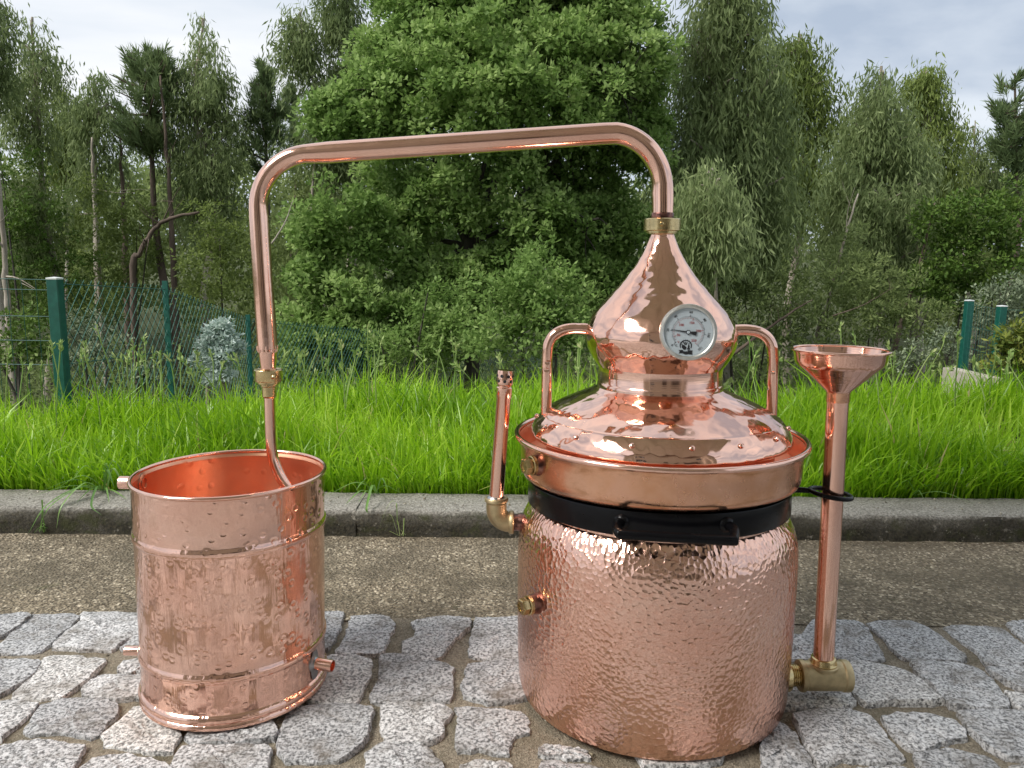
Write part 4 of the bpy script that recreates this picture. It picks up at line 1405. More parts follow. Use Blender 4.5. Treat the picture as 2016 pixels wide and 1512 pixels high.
def trunk_line(px, py_top, Y, lean_px=0, r=0.12, wob=0.1):
    top = at(px, py_top, Y)
    bx = at(px + lean_px, 700, Y)[0]
    b = np.array([bx, Y, ground_at(bx, Y) - 0.15])
    k = 5
    P = [b + (top - b) * i / k + (rng.normal(0, wob, 3) * (1, 1, 0) if 0 < i < k else 0) for i in range(k + 1)]
    return smooth_path(P, 4)


def on_line(P, z):
    P = np.array(P)
    return np.array([np.interp(z, P[:, 2], P[:, i]) for i in (0, 1)] + [z])


def eucalyptus(label, px, top, Y, prof, n=420, per=34, L=0.15, W=0.028, mat='euc', bark='bark_euc', r=0.11, lean_px=0, tint=0.5, slen=(0.3, 0.8), name='eucalyptus_tree', cx_shift=None, gap=0.0):
    """prof: list of (pixel y, half width in pixels); strands hang inside that outline"""
    P = trunk_line(px, top + 12, Y, lean_px, r)
    m = MB().tube(P, list(np.linspace(r, r * 0.18, len(P))), 9, caps=False)
    ysq = np.array([p[0] for p in prof], float); hw = np.array([p[1] for p in prof], float)
    fol = Foliage()
    # branch clusters: each carries a bunch of strands so the outline is uneven with gaps
    w = np.interp(np.linspace(ysq[0], ysq[-1], 60), ysq, hw)
    cy = rng.choice(np.linspace(ysq[0], ysq[-1], 60), size=n // 9, p=w / w.sum()) + rng.normal(0, 6, n // 9)
    starts, lens, tn = [], [], []
    for y in cy:
        half = max(np.interp(y, ysq, hw) - 0.22 * F_PX / Y, 6)
        u = rng.uniform(-1, 1)
        u = math.copysign(abs(u) ** 0.7, u)
        X, _, Z = at(px + u * half + (np.interp(y, *cx_shift) if cx_shift else 0), y, Y)
        depth = rng.normal(0, 0.5) * half * Y / F_PX
        c_ = np.array([X, Y + depth, Z])
        tr = on_line(P, max(Z - abs(u) * half * Y / F_PX * 0.9 - 0.1, P[0][2] + 0.5))
        branch_to(m, tr, c_, r * 0.28, 0.012, 5, 0.1)
        k = rng.integers(6, 13)
        rad = 0.16 * half * Y / F_PX + 0.12
        starts.append(c_ + rng.normal(0, 1, (k, 3)) * rad * np.array([1, 1, 0.5]))
        lens.append(rng.uniform(slen[0], slen[1], k))
        tn.append(np.full(k, tint + rng.normal(0, 0.17)))
    starts, lens, tn = np.concatenate(starts), np.concatenate(lens), np.concatenate(tn)
    fol.droop(starts, lens, per, L, W, tn)
    return finish_tree(name, label, 'tree', m, fol, mat, bark, P[0])


def pine(label, px, top, Y, prof, n=150, per=30, lean_px=0, tint=0.5, r=0.12, mat='pine'):
    P = trunk_line(px, top + 4, Y, lean_px, r)
    m = MB().tube(P, list(np.linspace(r, 0.02, len(P))), 9, caps=False)
    ysq = np.array([p[0] for p in prof], float); hw = np.array([p[1] for p in prof], float)
    fol = Foliage()
    cs, ds, tn = [], [], []
    for k in range(n // 5):
        y = rng.uniform(ysq[0], ysq[-1])
        half = np.interp(y, ysq, hw)
        a = rng.uniform(0, 2 * PI)
        X0 = at(px, y, Y)
        reach = half * Y / F_PX * rng.uniform(0.55, 1.05)
        tip = X0 + np.array([math.cos(a) * reach, math.sin(a) * reach * 0.8, reach * rng.uniform(0.05, 0.5)])
        st0 = on_line(P, min(X0[2] - reach * 0.1, P[-1][2]))
        branch_to(m, st0, tip, 0.035, 0.008, 5, -0.05)
        tt = tint + rng.normal(0, 0.15)
        for j in range(rng.integers(5, 9)):
            s_ = rng.uniform(0.35, 1.0)
            p = st0 + (tip - st0) * s_ + rng.normal(0, 0.14, 3) * reach
            cs.append(p); ds.append((tip - st0) / (np.linalg.norm(tip - st0) + 1e-6) * 0.6 + np.array([0, 0, 0.9]) + rng.normal(0, 0.3, 3)); tn.append(tt)
    fol.tufts(np.array(cs), np.array(ds), per, 0.24, 0.024, np.array(tn))
    return finish_tree('pine_tree', label, 'tree', m, fol, mat, 'bark_pine', P[0])


def lobes_crown(fol, lobes, Y, per, L, W, dens=1.0, tint=0.5, csize=(0.16, 0.34)):
    """lobes: (px, py, radius px, depth offset m)"""
    cs, sz, tn = [], [], []
    for px, py, rp, dy in lobes:
        c_ = at(px, py, Y)
        c_[1] += dy
        rm = rp * Y / F_PX
        k = int(dens * 26 * (rm / 0.5) ** 2) + 5
        d = norm(rng.normal(0, 1, (k, 3)))
        rr = rm * rng.uniform(0.45, 1.08, (k, 1))
        cs.append(c_ + d * rr * np.array([1, 0.8, 0.82]))
        sz.append(rng.uniform(*csize, k))
        tn.append(tint + rng.normal(0, 0.14) + rng.normal(0, 0.2, k))
    cs, sz, tn = np.concatenate(cs), np.concatenate(sz), np.concatenate(tn)
    fol.broad(cs, sz, per, L, W, tn)
    return cs


# ------------------------------------------------------------------ trees
# big oak in the middle
OY = 11.5
oak_l = [(1000, 40, 190, 0.6), (880, 60, 150, 0), (1130, 60, 170, 0.2), (1210, 120, 105, -0.4), (1240, 215, 85, 0.2), (1265, 150, 60, 0), (1080, 190, 150, -0.5), (950, 190, 150, -0.9), (830, 190, 130, -0.3), (780, 110, 85, 0.2), (740, 240, 95, -0.5), (690, 260, 60, -0.9), (1180, 260, 120, 0.2), (1265, 300, 55, 0), (1280, 235, 45, 0.4), (1000, -90, 220, 0.3), (1170, -70, 150, 0.2), (850, -70, 140, 0.2),
         (700, 450, 85, -1.2), (760, 480, 70, -0.8), (655, 465, 50, -1.0), (830, 400, 80, -0.4), (780, 330, 80, 0.5), (660, 545, 50, -1.3), (720, 580, 75, -1.3), (655, 640, 55, -1.5), (730, 650, 75, -1.5), (800, 620, 70, -1.0), (1120, 380, 95, 0.6), (1200, 400, 80, 0.4), (1190, 490, 90, 0.3), (1130, 500, 70, 0.9), (1060, 330, 70, 0.4), (1230, 560, 60, 0.3), (1250, 460, 50, 0), (880, 560, 60, 0.3), (930, 330, 60, 0.8), (1000, 430, 65, 1.3), (870, 480, 60, 1.2), (930, 560, 75, -0.5), (985, 520, 60, -0.3), (830, 540, 60, -0.6), (900, 640, 70, -0.4), (1010, 560, 60, 0.4), (940, 420, 50, -0.5), (830, 460, 50, -0.3), (1060, 430, 65, -0.7), (1120, 450, 55, -0.5), (890, 370, 55, -0.8), (1010, 350, 50, -0.9), (1170, 560, 60, -0.4), (640, 720, 60, -1.4), (740, 720, 60, -1.4)]
fol = Foliage()
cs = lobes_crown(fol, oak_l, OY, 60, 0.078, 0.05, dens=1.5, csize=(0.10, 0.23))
tr = MB()
ob = np.array([at(915, 700, OY)[0], OY, 0]); ob[2] = ground_at(ob[0], ob[1]) - 0.2
fork = at(922, 470, OY)
P = smooth_path([ob, (ob + fork) / 2 + (0.08, 0, 0), fork], 5)
tr.tube(P, list(np.linspace(0.14, 0.095, len(P))), 12, caps=False)
limbs = [(870, 375, 820, 250, 0.085), (960, 380, 1010, 230, 0.09), (905, 380, 930, 120, 0.08), (850, 470, 740, 470, 0.06), (850, 520, 730, 560, 0.055), (1010, 400, 1150, 280, 0.07), (1000, 450, 1180, 430, 0.05), (960, 300, 1080, 60, 0.06), (850, 300, 760, 180, 0.05), (1010, 300, 1220, 180, 0.05), (900, 330, 900, 60, 0.05)]
tips = []
for ax, ay, bx_, by_, r0 in limbs:
    a_, b_2 = at(ax, ay, OY + rng.normal(0, 0.2)), at(bx_, by_, OY + rng.normal(0, 0.5))
    P = smooth_path([fork - (0, 0, 0.1), a_, (a_ + b_2) / 2 + rng.normal(0, 0.1, 3), b_2], 4)
    tr.tube(P, list(np.linspace(r0 * 0.72, 0.018, len(P))), 8, caps=False)
    tips += [np.array(p) for p in P[5:]]
tips = np.array(tips)
for c_ in cs[::4]:
    j = np.argmin(((tips - c_) ** 2).sum(1) + rng.random(len(tips)) * 0.2)
    if np.linalg.norm(tips[j] - c_) < 0.85:
        branch_to(tr, tips[j], c_, 0.014, 0.004, 4)
finish_tree('oak_tree', 'large dense green oak filling the middle behind the arched copper pipe', 'tree', tr, fol, 'oak', 'bark_oak', tuple(ob))

# rounded oak sapling in front of its foot
def leafy(name, label, lobes, Y, mat, per=40, L=0.07, W=0.04, dens=1.2, tint=0.5, cat='bush', csize=(0.10, 0.22), bark='bark_oak', stems=4, group=None):
    fol = Foliage()
    cs = lobes_crown(fol, lobes, Y, per, L, W, dens, tint, csize)
    mx_, my_ = cs[:, 0].mean(), cs[:, 1].mean()
    b = np.array([mx_, my_, ground_at(mx_, my_) - 0.1])
    m = MB()
    for j in range(stems):
        e_ = cs[rng.integers(len(cs))]
        branch_to(m, b + rng.normal(0, 0.05, 3), e_, 0.035, 0.008, 6)
    return finish_tree(name, label, cat, m, fol, mat, bark, tuple(b), group)


leafy('oak_sapling', 'dark rounded oak sapling low behind the left lid handle', [(1050, 560, 90, 0), (1010, 600, 70, -0.2), (1100, 600, 75, 0), (1055, 640, 90, -0.2), (960, 660, 60, -0.3), (1130, 660, 60, 0), (1060, 520, 45, 0.2)], 8.6, 'oak', 40, 0.062, 0.038, tint=0.3, cat='tree')
leafy('shrub', 'leafy green shrub between the oak foot and the chain-link fence', [(880, 600, 70, 0), (820, 660, 65, 0), (920, 650, 60, -0.2), (760, 690, 50, 0), (880, 690, 60, 0)], 9.2, 'oak', 36, 0.06, 0.036, tint=0.42)

# eucalyptus and pines on the left
eucalyptus('tall slim eucalyptus with bare pale trunk near the picture\'s left side', 62, 35, 16.0, [(38, 18), (70, 40), (120, 60), (190, 62), (250, 48), (300, 22), (345, 45), (420, 55), (480, 30)], n=360, per=30, lean_px=14, r=0.12, tint=0.6, slen=(0.35, 0.8))
eucalyptus('eucalyptus cut by the left picture edge, crown leaving the frame', -30, -20, 14.5, [(-20, 20), (20, 45), (80, 55), (130, 42), (180, 20)], n=220, per=30, r=0.14, lean_px=45, tint=0.35)
eucalyptus('slender eucalyptus with two pale stems left of the broad pine', 185, 150, 19, [(150, 20), (200, 48), (260, 58), (320, 45), (400, 30)], n=230, per=28, L=0.17, W=0.034, r=0.09, tint=0.35)
eucalyptus('small yellow-green eucalyptus beside the tall slim one at left', 128, 175, 20, [(160, 14), (180, 30), (220, 40), (270, 30), (330, 30)], n=220, per=28, mat='eucy', L=0.17, W=0.034, r=0.07, tint=0.45)
pine('broad dark pine with upswept branches, left of the pointed eucalyptus', 292, 95, 17.5, [(96, 10), (130, 55), (170, 85), (230, 82), (290, 60)], n=260, per=26, lean_px=70, tint=0.5, r=0.15)
eucalyptus('tall pointed grey-green eucalyptus rising between the two pines', 402, 24, 18, [(28, 8), (50, 28), (90, 45), (150, 62), (220, 82), (290, 90), (360, 75), (440, 55)], n=520, per=32, L=0.16, W=0.03, r=0.14, tint=0.5)
pine('narrow dark pine just left of the copper pipe bend', 520, 118, 18.5, [(120, 8), (160, 28), (210, 48), (280, 55), (340, 40)], n=180, per=26, tint=0.35, r=0.1)
pine('thin pine with sparse top beside the narrow dark pine', 572, 165, 22, [(168, 6), (200, 18), (260, 30), (330, 30)], n=110, per=26, tint=0.4, r=0.08)
eucalyptus('dark eucalyptus with leaning left branch behind the oak', 680, -50, 16, [(-50, 40), (20, 55), (100, 50), (140, 65), (200, 85), (260, 85), (330, 65)], n=520, per=32, r=0.17, tint=0.2, lean_px=20)
eucalyptus('loose drooping eucalyptus bough high against the sky left of the oak', 588, 15, 15.5, [(15, 22), (50, 38), (90, 36), (125, 20)], n=150, per=26, r=0.05, tint=0.4, lean_px=60)
# lower greenery on the left
leafy('acacia_tree', 'mid-green acacia at the left frame edge behind the wire panel', [(30, 330, 60, 0), (60, 420, 75, 0), (20, 500, 80, 0), (100, 520, 70, 0.4), (40, 600, 90, 0), (10, 420, 50, 0)], 15.5, 'bright', 34, 0.10, 0.035, dens=0.5, tint=0.0, cat='tree')
leafy('acacia_tree', 'bushy olive-green acacia under the broad dark pine', [(190, 400, 60, 0), (250, 420, 60, 0), (160, 480, 80, 0), (240, 500, 75, 0.3), (200, 570, 90, 0)], 17, 'eucy', 32, 0.10, 0.035, dens=0.5, tint=0.05, cat='tree')
leafy('acacia_tree', 'drooping feathery acacia just left of the copper pipe', [(430, 440, 60, 0), (470, 500, 75, 0), (410, 530, 75, 0), (450, 600, 85, 0), (520, 580, 60, 0.4), (400, 470, 45, 0.3)], 13.5, 'eucy', 34, 0.085, 0.03, dens=0.55, tint=0.05, cat='tree')
leafy('acacia_tree', 'dark mixed acacia inside the arch, left of the oak', [(570, 380, 55, 0), (600, 440, 65, 0.4), (560, 500, 65, 0), (610, 350, 60, 0.8), (590, 570, 60, 0.3), (650, 370, 60, 1)], 16, 'brush', 32, 0.10, 0.04, dens=0.5, tint=0.35, cat='tree')
leafy('young_eucalyptus', 'silvery blue young eucalyptus bush at the fence left of the bucket pipe', [(430, 676, 30, 0), (412, 702, 29, 0.05), (453, 700, 30, -0.05), (434, 728, 42, 0), (427, 652, 16, 0), (418, 676, 22, 0), (447, 668, 16, 0), (434, 700, 32, 0), (438, 645, 9, 0), (462, 684, 12, 0)], 5.2, 'silver', 46, 0.034, 0.019, dens=7.0, tint=0.55, csize=(0.03, 0.075), bark='bark_euc')
leafy('shrub', 'grey-green shrub behind the chain-link, near the thick green post', [(165, 650, 42, 0), (210, 690, 48, 0), (150, 710, 40, 0)], 8.0, 'pale', 34, 0.045, 0.02, dens=2, tint=0.0, csize=(0.06, 0.13))
leafy('shrub', 'small pale shrub low behind the thin fence post', [(300, 732, 22, 0), (275, 738, 20, 0)], 6.5, 'pale', 34, 0.035, 0.018, dens=4, tint=0.1, csize=(0.04, 0.09))
leafy('shrub', 'light green bush behind the welded wire panel at far left', [(50, 640, 45, 0), (20, 690, 45, 0), (80, 690, 38, 0)], 7.0, 'bright', 34, 0.05, 0.024, dens=2, tint=0.0, csize=(0.06, 0.13))
# right side
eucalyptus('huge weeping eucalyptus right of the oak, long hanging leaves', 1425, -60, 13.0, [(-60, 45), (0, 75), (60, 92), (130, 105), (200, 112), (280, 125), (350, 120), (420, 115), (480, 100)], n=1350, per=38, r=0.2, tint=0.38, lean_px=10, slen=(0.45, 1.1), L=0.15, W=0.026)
eucalyptus('yellow-tipped eucalyptus behind the weeping one, thin crown', 1575, 55, 17, [(58, 25), (95, 50), (150, 65), (210, 75), (280, 80), (340, 70), (420, 60)], n=560, per=32, mat='eucy', r=0.13, tint=0.12, L=0.16, W=0.032)
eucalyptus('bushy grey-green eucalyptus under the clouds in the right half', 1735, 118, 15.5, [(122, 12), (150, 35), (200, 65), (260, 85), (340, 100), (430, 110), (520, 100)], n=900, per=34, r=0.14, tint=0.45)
eucalyptus('dense dark-topped eucalyptus with rounded crown, second from the right edge', 1822, 135, 17, [(140, 30), (170, 50), (230, 62), (300, 68), (380, 65), (470, 50)], n=560, per=34, r=0.14, tint=0.35, mat='eucy')
eucalyptus('airy thin eucalyptus with sky showing through its crown at right', 1920, 225, 19, [(228, 16), (270, 36), (330, 48), (400, 40)], n=190, per=26, r=0.07, tint=0.35, lean_px=-25)
pine('open-branched pine at the right frame edge', 1998, 140, 18, [(145, 14), (190, 45), (250, 55), (320, 45), (380, 30)], n=170, per=28, tint=0.3, r=0.1, lean_px=-20)
eucalyptus('drooping grey-leaved eucalyptus branch just right of the copper bend', 1400, 320, 9.5, [(322, 25), (350, 60), (400, 80), (450, 70), (500, 45)], n=260, per=28, r=0.05, tint=0.75, lean_px=40, slen=(0.25, 0.5), L=0.12, W=0.02)
leafy('shrub', 'thick dark-green thicket below the weeping eucalyptus', [(1420, 560, 70, 0), (1470, 620, 75, 0), (1530, 560, 70, 0.4), (1560, 640, 75, 0), (1380, 640, 60, -0.2), (1500, 500, 60, 0.6)], 12, 'brush', 36, 0.09, 0.03, dens=0.8, tint=0.2)
leafy('shrub', 'olive thicket behind the funnel', [(1640, 560, 75, 0), (1700, 620, 80, 0), (1620, 650, 70, 0), (1760, 560, 70, 0.4), (1700, 500, 70, 0.6), (1790, 640, 70, 0)], 12.5, 'brush', 36, 0.09, 0.03, dens=0.8, tint=0.35)
leafy('broadleaf_tree', 'bright light-green broadleaf tree above the two green posts', [(1860, 440, 60, 0), (1920, 430, 60, 0), (1980, 450, 60, 0), (1870, 510, 65, 0), (1950, 520, 70, 0), (1830, 560, 55, 0), (2030, 400, 60, 0), (1900, 580, 60, 0.3)], 14, 'bright', 36, 0.085, 0.05, dens=0.75, tint=0.0, cat='tree')
leafy('shrub', 'pale grey-green shrub behind the two green posts', [(1960, 600, 55, 0), (2010, 580, 55, 0), (1930, 650, 45, 0), (2000, 650, 50, 0)], 9.5, 'pale', 40, 0.05, 0.022, dens=1.6, tint=0.2, csize=(0.08, 0.16))
leafy('laurel_bush', 'yellow-green laurel bush at right frame edge beside the nearer green post', [(2000, 665, 38, 0), (2025, 645, 38, 0), (1985, 705, 34, 0), (2030, 700, 40, 0)], 6.2, 'yellow', 40, 0.06, 0.02, dens=3, tint=0.3, csize=(0.05, 0.11))
leafy('shrub', 'whitish flowering scrub beyond the grass, left of the two posts', [(1820, 690, 34, 0), (1860, 670, 36, 0), (1790, 710, 30, 0), (1885, 700, 26, 0)], 8.5, 'pale', 34, 0.04, 0.02, dens=1.6, tint=0.3, csize=(0.06, 0.12))

# far wood and undergrowth: masses nobody could count
fol = Foliage()
cs, sz, tn = [], [], []
for k in range(1250):
    px = rng.uniform(-1500, 3500)
    Y = rng.uniform(24, 40)
    top = 345 + 40 * math.sin(px * 0.011) + 30 * math.sin(px * 0.037 + 1) + rng.normal(0, 18)
    if 250 < px < 640:
        top += 25
    py = top + rng.random() ** 1.2 * (620 - top)
    c_ = at(px, py, Y)
    kk = 9
    cs.append(c_ + rng.normal(0, 0.55, (kk, 3))); sz.append(rng.uniform(0.35, 0.7, kk)); tn.append(np.full(kk, 0.5 + rng.normal(0, 0.22)))
fol.broad(np.concatenate(cs), np.concatenate(sz), 22, 0.26, 0.12, np.concatenate(tn))
tag(link('woodland', fol.mesh('woodland'), M['brush']), kind='stuff')
fol = Foliage()
cs, sz, tn = [], [], []
for k in range(2600):
    Y = rng.uniform(8.5, 21)
    px = rng.uniform(-1100, 3100)
    c_ = at(px, 700, Y)
    g_ = ground_at(c_[0], Y)
    hmax = 2.4 if Y > 12 else 1.2
    z = g_ + rng.random() ** 1.5 * hmax
    kk = 5
    cs.append(np.array([c_[0], Y, z]) + rng.normal(0, 0.3, (kk, 3))); sz.append(rng.uniform(0.15, 0.35, kk)); tn.append(np.full(kk, 0.3 + rng.normal(0, 0.2)))
fol.broad(np.concatenate(cs), np.concatenate(sz), 22, 0.11, 0.045, np.concatenate(tn))
tag(link('undergrowth', fol.mesh('undergrowth'), M['brush']), kind='stuff')

# bare trunks and dead wood seen between the crowns
def snag(name, label, pts, Y, r0, r1, bark='bark_euc', cat='tree trunk'):
    P = [at(x, y, Y) for x, y in pts]
    g_ = ground_at(P[0][0], Y)
    if name != 'bare_branch' and P[0][2] > g_ + 0.05:
        P = [np.array([P[0][0] - (P[1][0] - P[0][0]) * 0.6, Y, g_ - 0.1])] + P
    P = smooth_path(P, 6)
    P = [np.array(p) + rng.normal(0, r0 * 0.12, 3) for p in P]
    m = MB().tube(P, list(np.linspace(r0, r1, len(P)) * rng.uniform(0.9, 1.1, len(P))), 9, caps=True)
    L = np.linalg.norm(P[-1] - P[0])
    for k in range(2 if name == 'tree_trunk' else 6):
        j_ = rng.integers(len(P) // 3, len(P) - 1)
        d = norm(P[min(j_ + 1, len(P) - 1)] - P[j_ - 1]) * 0.6 + rng.normal(0, 0.55, 3) + np.array([0, 0, 0.25])
        q = P[j_] + norm(d) * L * rng.uniform(0.06, 0.16)
        branch_to(m, P[j_], q, max(r1 * 0.6, r0 * 0.16), max(r1 * 0.15, 0.0015), 5)
        branch_to(m, P[j_] + (q - P[j_]) * 0.55, q + rng.normal(0, 0.06, 3) * L, max(r1 * 0.35, r0 * 0.09), 0.0012, 4)
    o = m.build(name, M[bark], origin=P[0], split=0)
    return tag(o, label, cat)


snag('leaning_trunk', 'thin bare tree bent over in an arch, left of the copper pipe', [(262, 556), (275, 500), (300, 455), (335, 430), (392, 418)], 12.5, 0.055, 0.02, 'bark_pine')
snag('tree_trunk', 'pale bare trunk beside the thick green fence post', [(22, 690), (14, 580), (6, 470), (-4, 330), (-10, 200)], 12.5, 0.055, 0.03)
snag('tree_trunk', 'slim pale trunk standing in the gap left of the broad pine', [(190, 460), (184, 350), (181, 270)], 18, 0.07, 0.02)
snag('tree_trunk', 'dark straight trunk left of the copper pipe upright', [(345, 580), (338, 440), (330, 320), (315, 150)], 17, 0.08, 0.02, 'bark_pine')
snag('tree_trunk', 'dark stout trunk in the shade behind the chain-link', [(250, 560), (246, 470), (240, 350), (237, 270)], 19, 0.11, 0.02, 'bark_pine')
snag('tree_trunk', 'brown leaning trunk in the thicket behind the funnel', [(1600, 700), (1630, 600), (1655, 500), (1690, 380)], 13.2, 0.06, 0.012)
snag('tree_trunk', 'darker leaning trunk right of the funnel thicket', [(1760, 700), (1785, 600), (1810, 520), (1840, 400)], 14.2, 0.06, 0.012, 'bark_pine')
snag('bare_branch', 'thin whitish dead branch standing inside the arch', [(535, 480), (560, 440), (577, 395)], 9, 0.012, 0.003, cat='branch')
snag('bare_branch', 'grey fallen bough sloping down right of the onion dome', [(1440, 700), (1500, 655), (1565, 610), (1600, 590)], 9.5, 0.024, 0.006, 'bark_pine', cat='branch')
snag('bare_branch', 'long dry twig crossing the thicket above the funnel', [(1640, 622), (1700, 600), (1760, 565)], 10.5, 0.010, 0.003, 'bark_pine', cat='branch')

# ------------------------------------------------------------------ fences
def square_post(parent_or_label, px, top_py, Y, w, deep, mats, lean_x=0.0, name='post', parent=None):
    tp = at(px, top_py, Y)
    g_ = ground_at(tp[0], Y) - 0.1
    m = MB()
    x0, x1 = tp[0] - w / 2, tp[0] + w / 2
    b = 0.004
    ring_ = [(-w / 2 + b, -deep / 2), (w / 2 - b, -deep / 2), (w / 2, -deep / 2 + b), (w / 2, deep / 2 - b), (w / 2 - b, deep / 2), (-w / 2 + b, deep / 2), (-w / 2, deep / 2 - b), (-w / 2, -deep / 2 + b)]
    V, Fc = [], []
    for z, dx in ((g_, lean_x), (tp[2], 0)):
        V += [(tp[0] + x + dx, Y + y, z) for x, y in ring_]
    Fc = [(i, (i + 1) % 8, 8 + (i + 1) % 8, 8 + i) for i in range(8)] + [tuple(range(8, 16))]
    po = m.add(V, Fc, False).build(name, mats, parent, split=0)
    c_ = MB()
    z = tp[2]
    V = [(tp[0] + x * 1.04, Y + y * 1.04, zz_) for zz_ in (z - 0.002, z + 0.006) for x, y in ring_] + [(tp[0], Y, z + 0.010)]
    Fc = [(i, (i + 1) % 8, 8 + (i + 1) % 8, 8 + i) for i in range(8)] + [(8 + i, 8 + (i + 1) % 8, 16) for i in range(8)]
    c_.add(V, Fc, False).build('post_cap', M['cap'], po, split=0)
    return tp


def weld_panel(parent, A, B, z_low, z_tops, vstep, hs, r, mat):
    """welded mesh between plan points A and B"""
    A, B = np.array(A, float), np.array(B, float)
    L = np.linalg.norm(B[:2] - A[:2])
    n = int(L / vstep)
    m = MB()
    for k in range(n + 1):
        s_ = k / n
        p = A + (B - A) * s_
        m.tube([(p[0], p[1], p[2] + z_low), (p[0], p[1], p[2])], r, 4, caps=False)
    for h in hs:
        m.tube([(A[0], A[1], A[2] - h), (B[0], B[1], B[2] - h)], r * 1.25, 4, caps=False)
    return tag(m.build('wire_panel', M[mat], parent), kind='stuff')


fl0 = at(108, 549, 3.8)
lf = thing('welded_mesh_fence', 'dark green welded wire panel with thick square post at the left edge', 'fence', (fl0[0], 3.8, ground_at(fl0[0], 3.8)))
square_post(None, 107.5, 549, 3.8, 0.056, 0.056, M['fence'], parent=lf, name='post')
pa = at(98, 551, 3.8); pb = at(-160, 545, 3.75)
weld_panel(lf, pb, pa, -1.1, 0, 0.062, [0.0, 0.05, 0.18, 0.30, 0.42], 0.0016, 'wire')

# chain-link fence running down the slope
cl_posts = [(125, 549, 3.85), (325, 562, 5.0), (488, 626, 7.0), (820, 658, 11.0), (1095, 703, 16.0)]
c0 = at(325, 562, 5.0)
cf = thing('chain_link_fence', 'green chain-link fence stepping down the slope behind the grass', 'fence', (c0[0], 5.0, ground_at(c0[0], 5.0)))
tops = [at(*p) for p in cl_posts]
for i, (tp, w) in enumerate(zip(tops, (0, 0.034, 0.04, 0.045, 0.05))):
    if w:
        m = MB()
        g_ = ground_at(tp[0], tp[1]) - 0.1
        m.box(tp[0] - w / 2, tp[0] + w / 2, tp[1] - w * 0.2, tp[1] + w * 0.2, g_, tp[2] + 0.03)
        m.box(tp[0] - w * 0.12, tp[0] + w * 0.12, tp[1] + w * 0.2, tp[1] + w * 0.9, g_, tp[2] + 0.03)
        m.build('post', M['fence'], cf, split=0)
ch = MB()
for a_, b_2 in zip(tops[:-1], tops[1:]):
    L = np.linalg.norm((b_2 - a_)[:2])
    H = 0.85
    step = 0.075
    n = int(L / step)
    rr2 = 0.0016 + 0.00017 * a_[1]

    def pt(u, v):
        u = min(max(u, 0), 1)
        p = a_ + (b_2 - a_) * u
        return (p[0], p[1], p[2] - v * H)
    k_span = H / step * 0.92
    for k in range(-int(k_span), n + 1):
        for sgn in (1, -1):
            # wires run diagonally; clip to the panel
            u0, u1 = k / n, (k + k_span) / n
            v0_, v1_ = (1.0, 0.0) if sgn > 0 else (0.0, 1.0)
            if u1 <= 0 or u0 >= 1:
                continue
            if u0 < 0:
                v0_ = v0_ + (v1_ - v0_) * (0 - u0) / (u1 - u0); u0 = 0
            if u1 > 1:
                v1_ = v0_ + (v1_ - v0_) * (1 - u0) / (u1 - u0); u1 = 1
            ch.tube([pt(u0, v0_), pt(u1, v1_)], rr2, 3, caps=False)
    for v in (0.03, 0.5):
        ch.tube([pt(0, v), pt(1, v)], rr2 * 1.1, 4, caps=False)
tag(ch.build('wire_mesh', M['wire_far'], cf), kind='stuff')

# right fence: two square posts on a concrete footing, fine welded mesh
r0_ = at(1908, 594, 7.2)
rf = thing('garden_fence', 'two slim dark green posts with fine wire mesh near the right edge', 'fence', (r0_[0], 7.2, ground_at(r0_[0], 7.2)))
pA = square_post(None, 1908.5, 592, 7.2, 0.062, 0.062, M['fence'], lean_x=-0.01, parent=rf)
pB = square_post(None, 1973, 603, 6.6, 0.062, 0.062, M['fence'], lean_x=-0.01, parent=rf)
pCx = at(2090, 612, 6.4)
weld_panel(rf, pA - (0, 0, 0.03), pB - (0, 0, 0.03), -0.75, 0, 0.05, [0.0, 0.2, 0.4, 0.6], 0.0014, 'wire')
weld_panel(rf, pB - (0, 0, 0.03), pCx, -0.75, 0, 0.05, [0.0, 0.2, 0.4, 0.6], 0.0014, 'wire')
q0, q1 = at(1876, 722, 6.55), at(1962, 738, 6.1)
m = MB().box(q0[0], q1[0] + 0.02, 6.05, 6.7, -1.4, q0[2] + 0.005)
m.v = [(x, y, z - (0.03 if x > 3.7 and z > -1 else 0)) for x, y, z in m.v]
tag(m.build('concrete_footing', M['concrete'], origin=(q0[0], 6.4, -0.6), split=0), 'pale concrete block at the foot of the two right fence posts', 'footing')

# ------------------------------------------------------------------ house across the yard (seen in the copper)
HY = -6.6
house = thing('house', 'beige plastered house facing the stills, seen mirrored in the polished copper', 'house', (0.2, HY, 0))
hw_ = MB()
hx0, hx1, hz = -6.2, 6.6, 6.2
openings = [(-3.9, -2.6, 0.9, 2.2), (-0.6, 0.5, 0.02, 2.15), (1.6, 3.9, 0.02, 2.3), (-4.4, -3.1, 3.6, 4.8), (3.4, 4.7, 3.6, 4.8)]
gxs = sorted({hx0, hx1} | {o_[0] for o_ in openings} | {o_[1] for o_ in openings})
gzs = sorted({0.0, hz} | {o_[2] for o_ in openings} | {o_[3] for o_ in openings})
for xa, xb in zip(gxs[:-1], gxs[1:]):
    for za, zb in zip(gzs[:-1], gzs[1:]):
        mxp, mzp = (xa + xb) / 2, (za + zb) / 2
        if any(o_[0] < mxp < o_[1] and o_[2] < mzp < o_[3] for o_ in openings):
            continue
        hw_.add([(xa, HY, za), (xb, HY, za), (xb, HY, zb), (xa, HY, zb)], [(1, 0, 3, 2)], False)
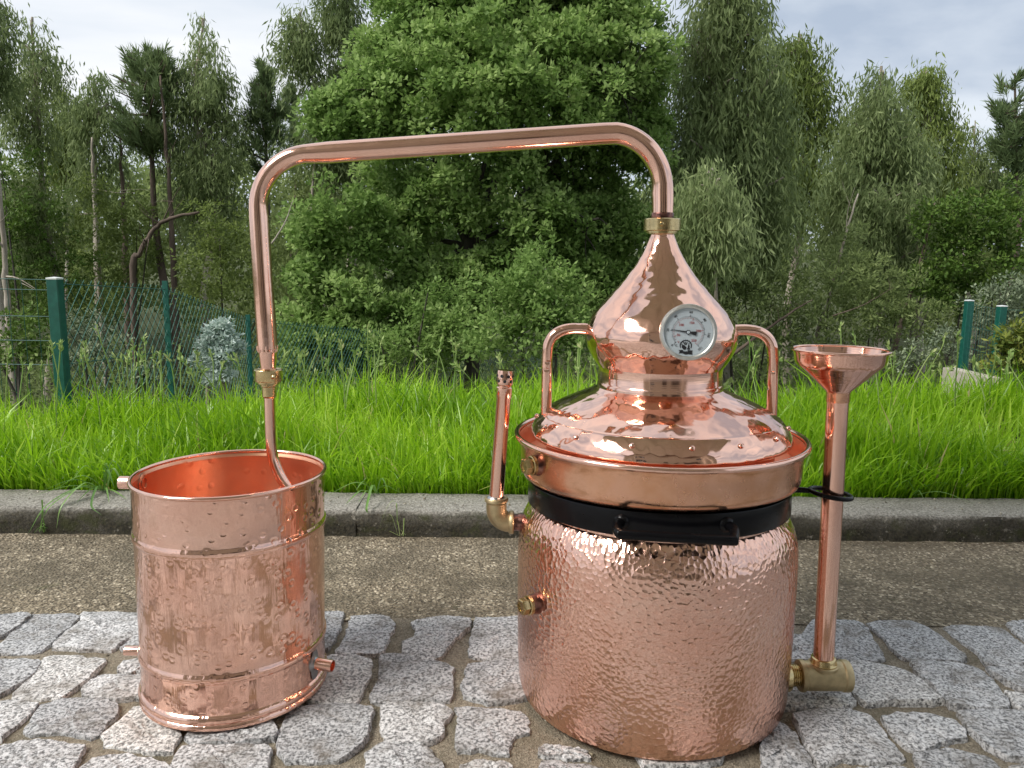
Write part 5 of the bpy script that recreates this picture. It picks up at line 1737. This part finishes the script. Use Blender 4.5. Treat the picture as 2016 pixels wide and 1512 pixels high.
for xa, xb, za, zb in openings:
    d = HY - 0.22
    hw_.add([(xa, HY, za), (xb, HY, za), (xb, HY, zb), (xa, HY, zb), (xa, d, za), (xb, d, za), (xb, d, zb), (xa, d, zb)], [(0, 1, 5, 4), (1, 2, 6, 5), (2, 3, 7, 6), (3, 0, 4, 7)], False)
hw_.add([(hx0, HY, 0), (hx0, HY - 7, 0), (hx0, HY - 7, hz), (hx0, HY, hz)], [(0, 1, 2, 3)], False)
hw_.add([(hx1, HY, 0), (hx1, HY - 7, 0), (hx1, HY - 7, hz), (hx1, HY, hz)], [(3, 2, 1, 0)], False)
hw_.add([(hx0, HY - 7, 0), (hx1, HY - 7, 0), (hx1, HY - 7, hz), (hx0, HY - 7, hz)], [(0, 1, 2, 3)], False)
hw_.build('wall', M['plaster'], house, split=0)
rf_ = MB()
rf_.add([(hx0 - .5, HY + .55, hz - .05), (hx1 + .5, HY + .55, hz - .05), (hx1 + .5, HY - 3.5, hz + 1.3), (hx0 - .5, HY - 3.5, hz + 1.3), (hx0 - .5, HY - 7.5, hz - .05), (hx1 + .5, HY - 7.5, hz - .05),
         (hx0 - .5, HY + .55, hz + .08), (hx1 + .5, HY + .55, hz + .08), (hx1 + .5, HY - 3.5, hz + 1.43), (hx0 - .5, HY - 3.5, hz + 1.43), (hx0 - .5, HY - 7.5, hz + .08), (hx1 + .5, HY - 7.5, hz + .08)],
        [(0, 3, 2, 1), (3, 4, 5, 2), (6, 7, 8, 9), (9, 8, 11, 10), (0, 1, 7, 6), (4, 10, 11, 5), (0, 6, 9, 3), (3, 9, 10, 4), (1, 2, 8, 7), (2, 5, 11, 8)], False)
rf_.build('roof', M['tile'], house, split=0)
for i, (xa, xb, za, zb) in enumerate(openings):
    nm, mt_ = ('door', 'door') if za < 0.1 else ('window', 'cap')
    fr_ = MB()
    y0_, y1_ = HY - 0.20, HY - 0.12
    for bx in ((xa, xa + .07, za, zb), (xb - .07, xb, za, zb), (xa + .07, xb - .07, zb - .07, zb), (xa + .07, xb - .07, za, za + .07)):
        fr_.box(bx[0], bx[1], y0_, y1_, bx[2], bx[3])
    if nm == 'window':
        fr_.box((xa + xb) / 2 - .03, (xa + xb) / 2 + .03, y0_, y1_, za + .07, zb - .07)
    else:
        k = 5
        for j in range(k):
            xx0 = xa + .07 + (xb - xa - .14) * j / k
            fr_.box(xx0 + .004, xx0 + (xb - xa - .14) / k - .004, y0_ + 0.02, y1_ - 0.02, za + .07, zb - .07)
    fo = fr_.build(nm, M[mt_], house, split=0)
    if nm == 'window':
        MB().box(xa + .07, xb - .07, y0_ + .03, y0_ + .04, za + .07, zb - .07).build('pane', M['pane'], fo, split=0)

# canopy over the place the camera stands (its pale underside shows in the copper)
canopy = thing('canopy', 'pale flat canopy roof on two rear posts, seen only in the copper reflections', 'canopy', (0.3, -2.1, 0))
cn_ = MB().box(-1.75, 2.35, -2.3, 1.0, 3.05, 3.17)
cn_.build('roof', M['ceiling'], canopy, split=0)
for xx_ in np.linspace(-1.6, 2.2, 6):
    MB().box(xx_ - .04, xx_ + .04, -2.25, 0.96, 2.95, 3.048).build('rafter', M['ceiling'], canopy, split=0)
for xx_ in (-1.6, 2.2):
    MB().box(xx_ - .05, xx_ + .05, -2.25, -2.15, -0.02, 2.948).build('post', M['ceiling'], canopy, split=0)
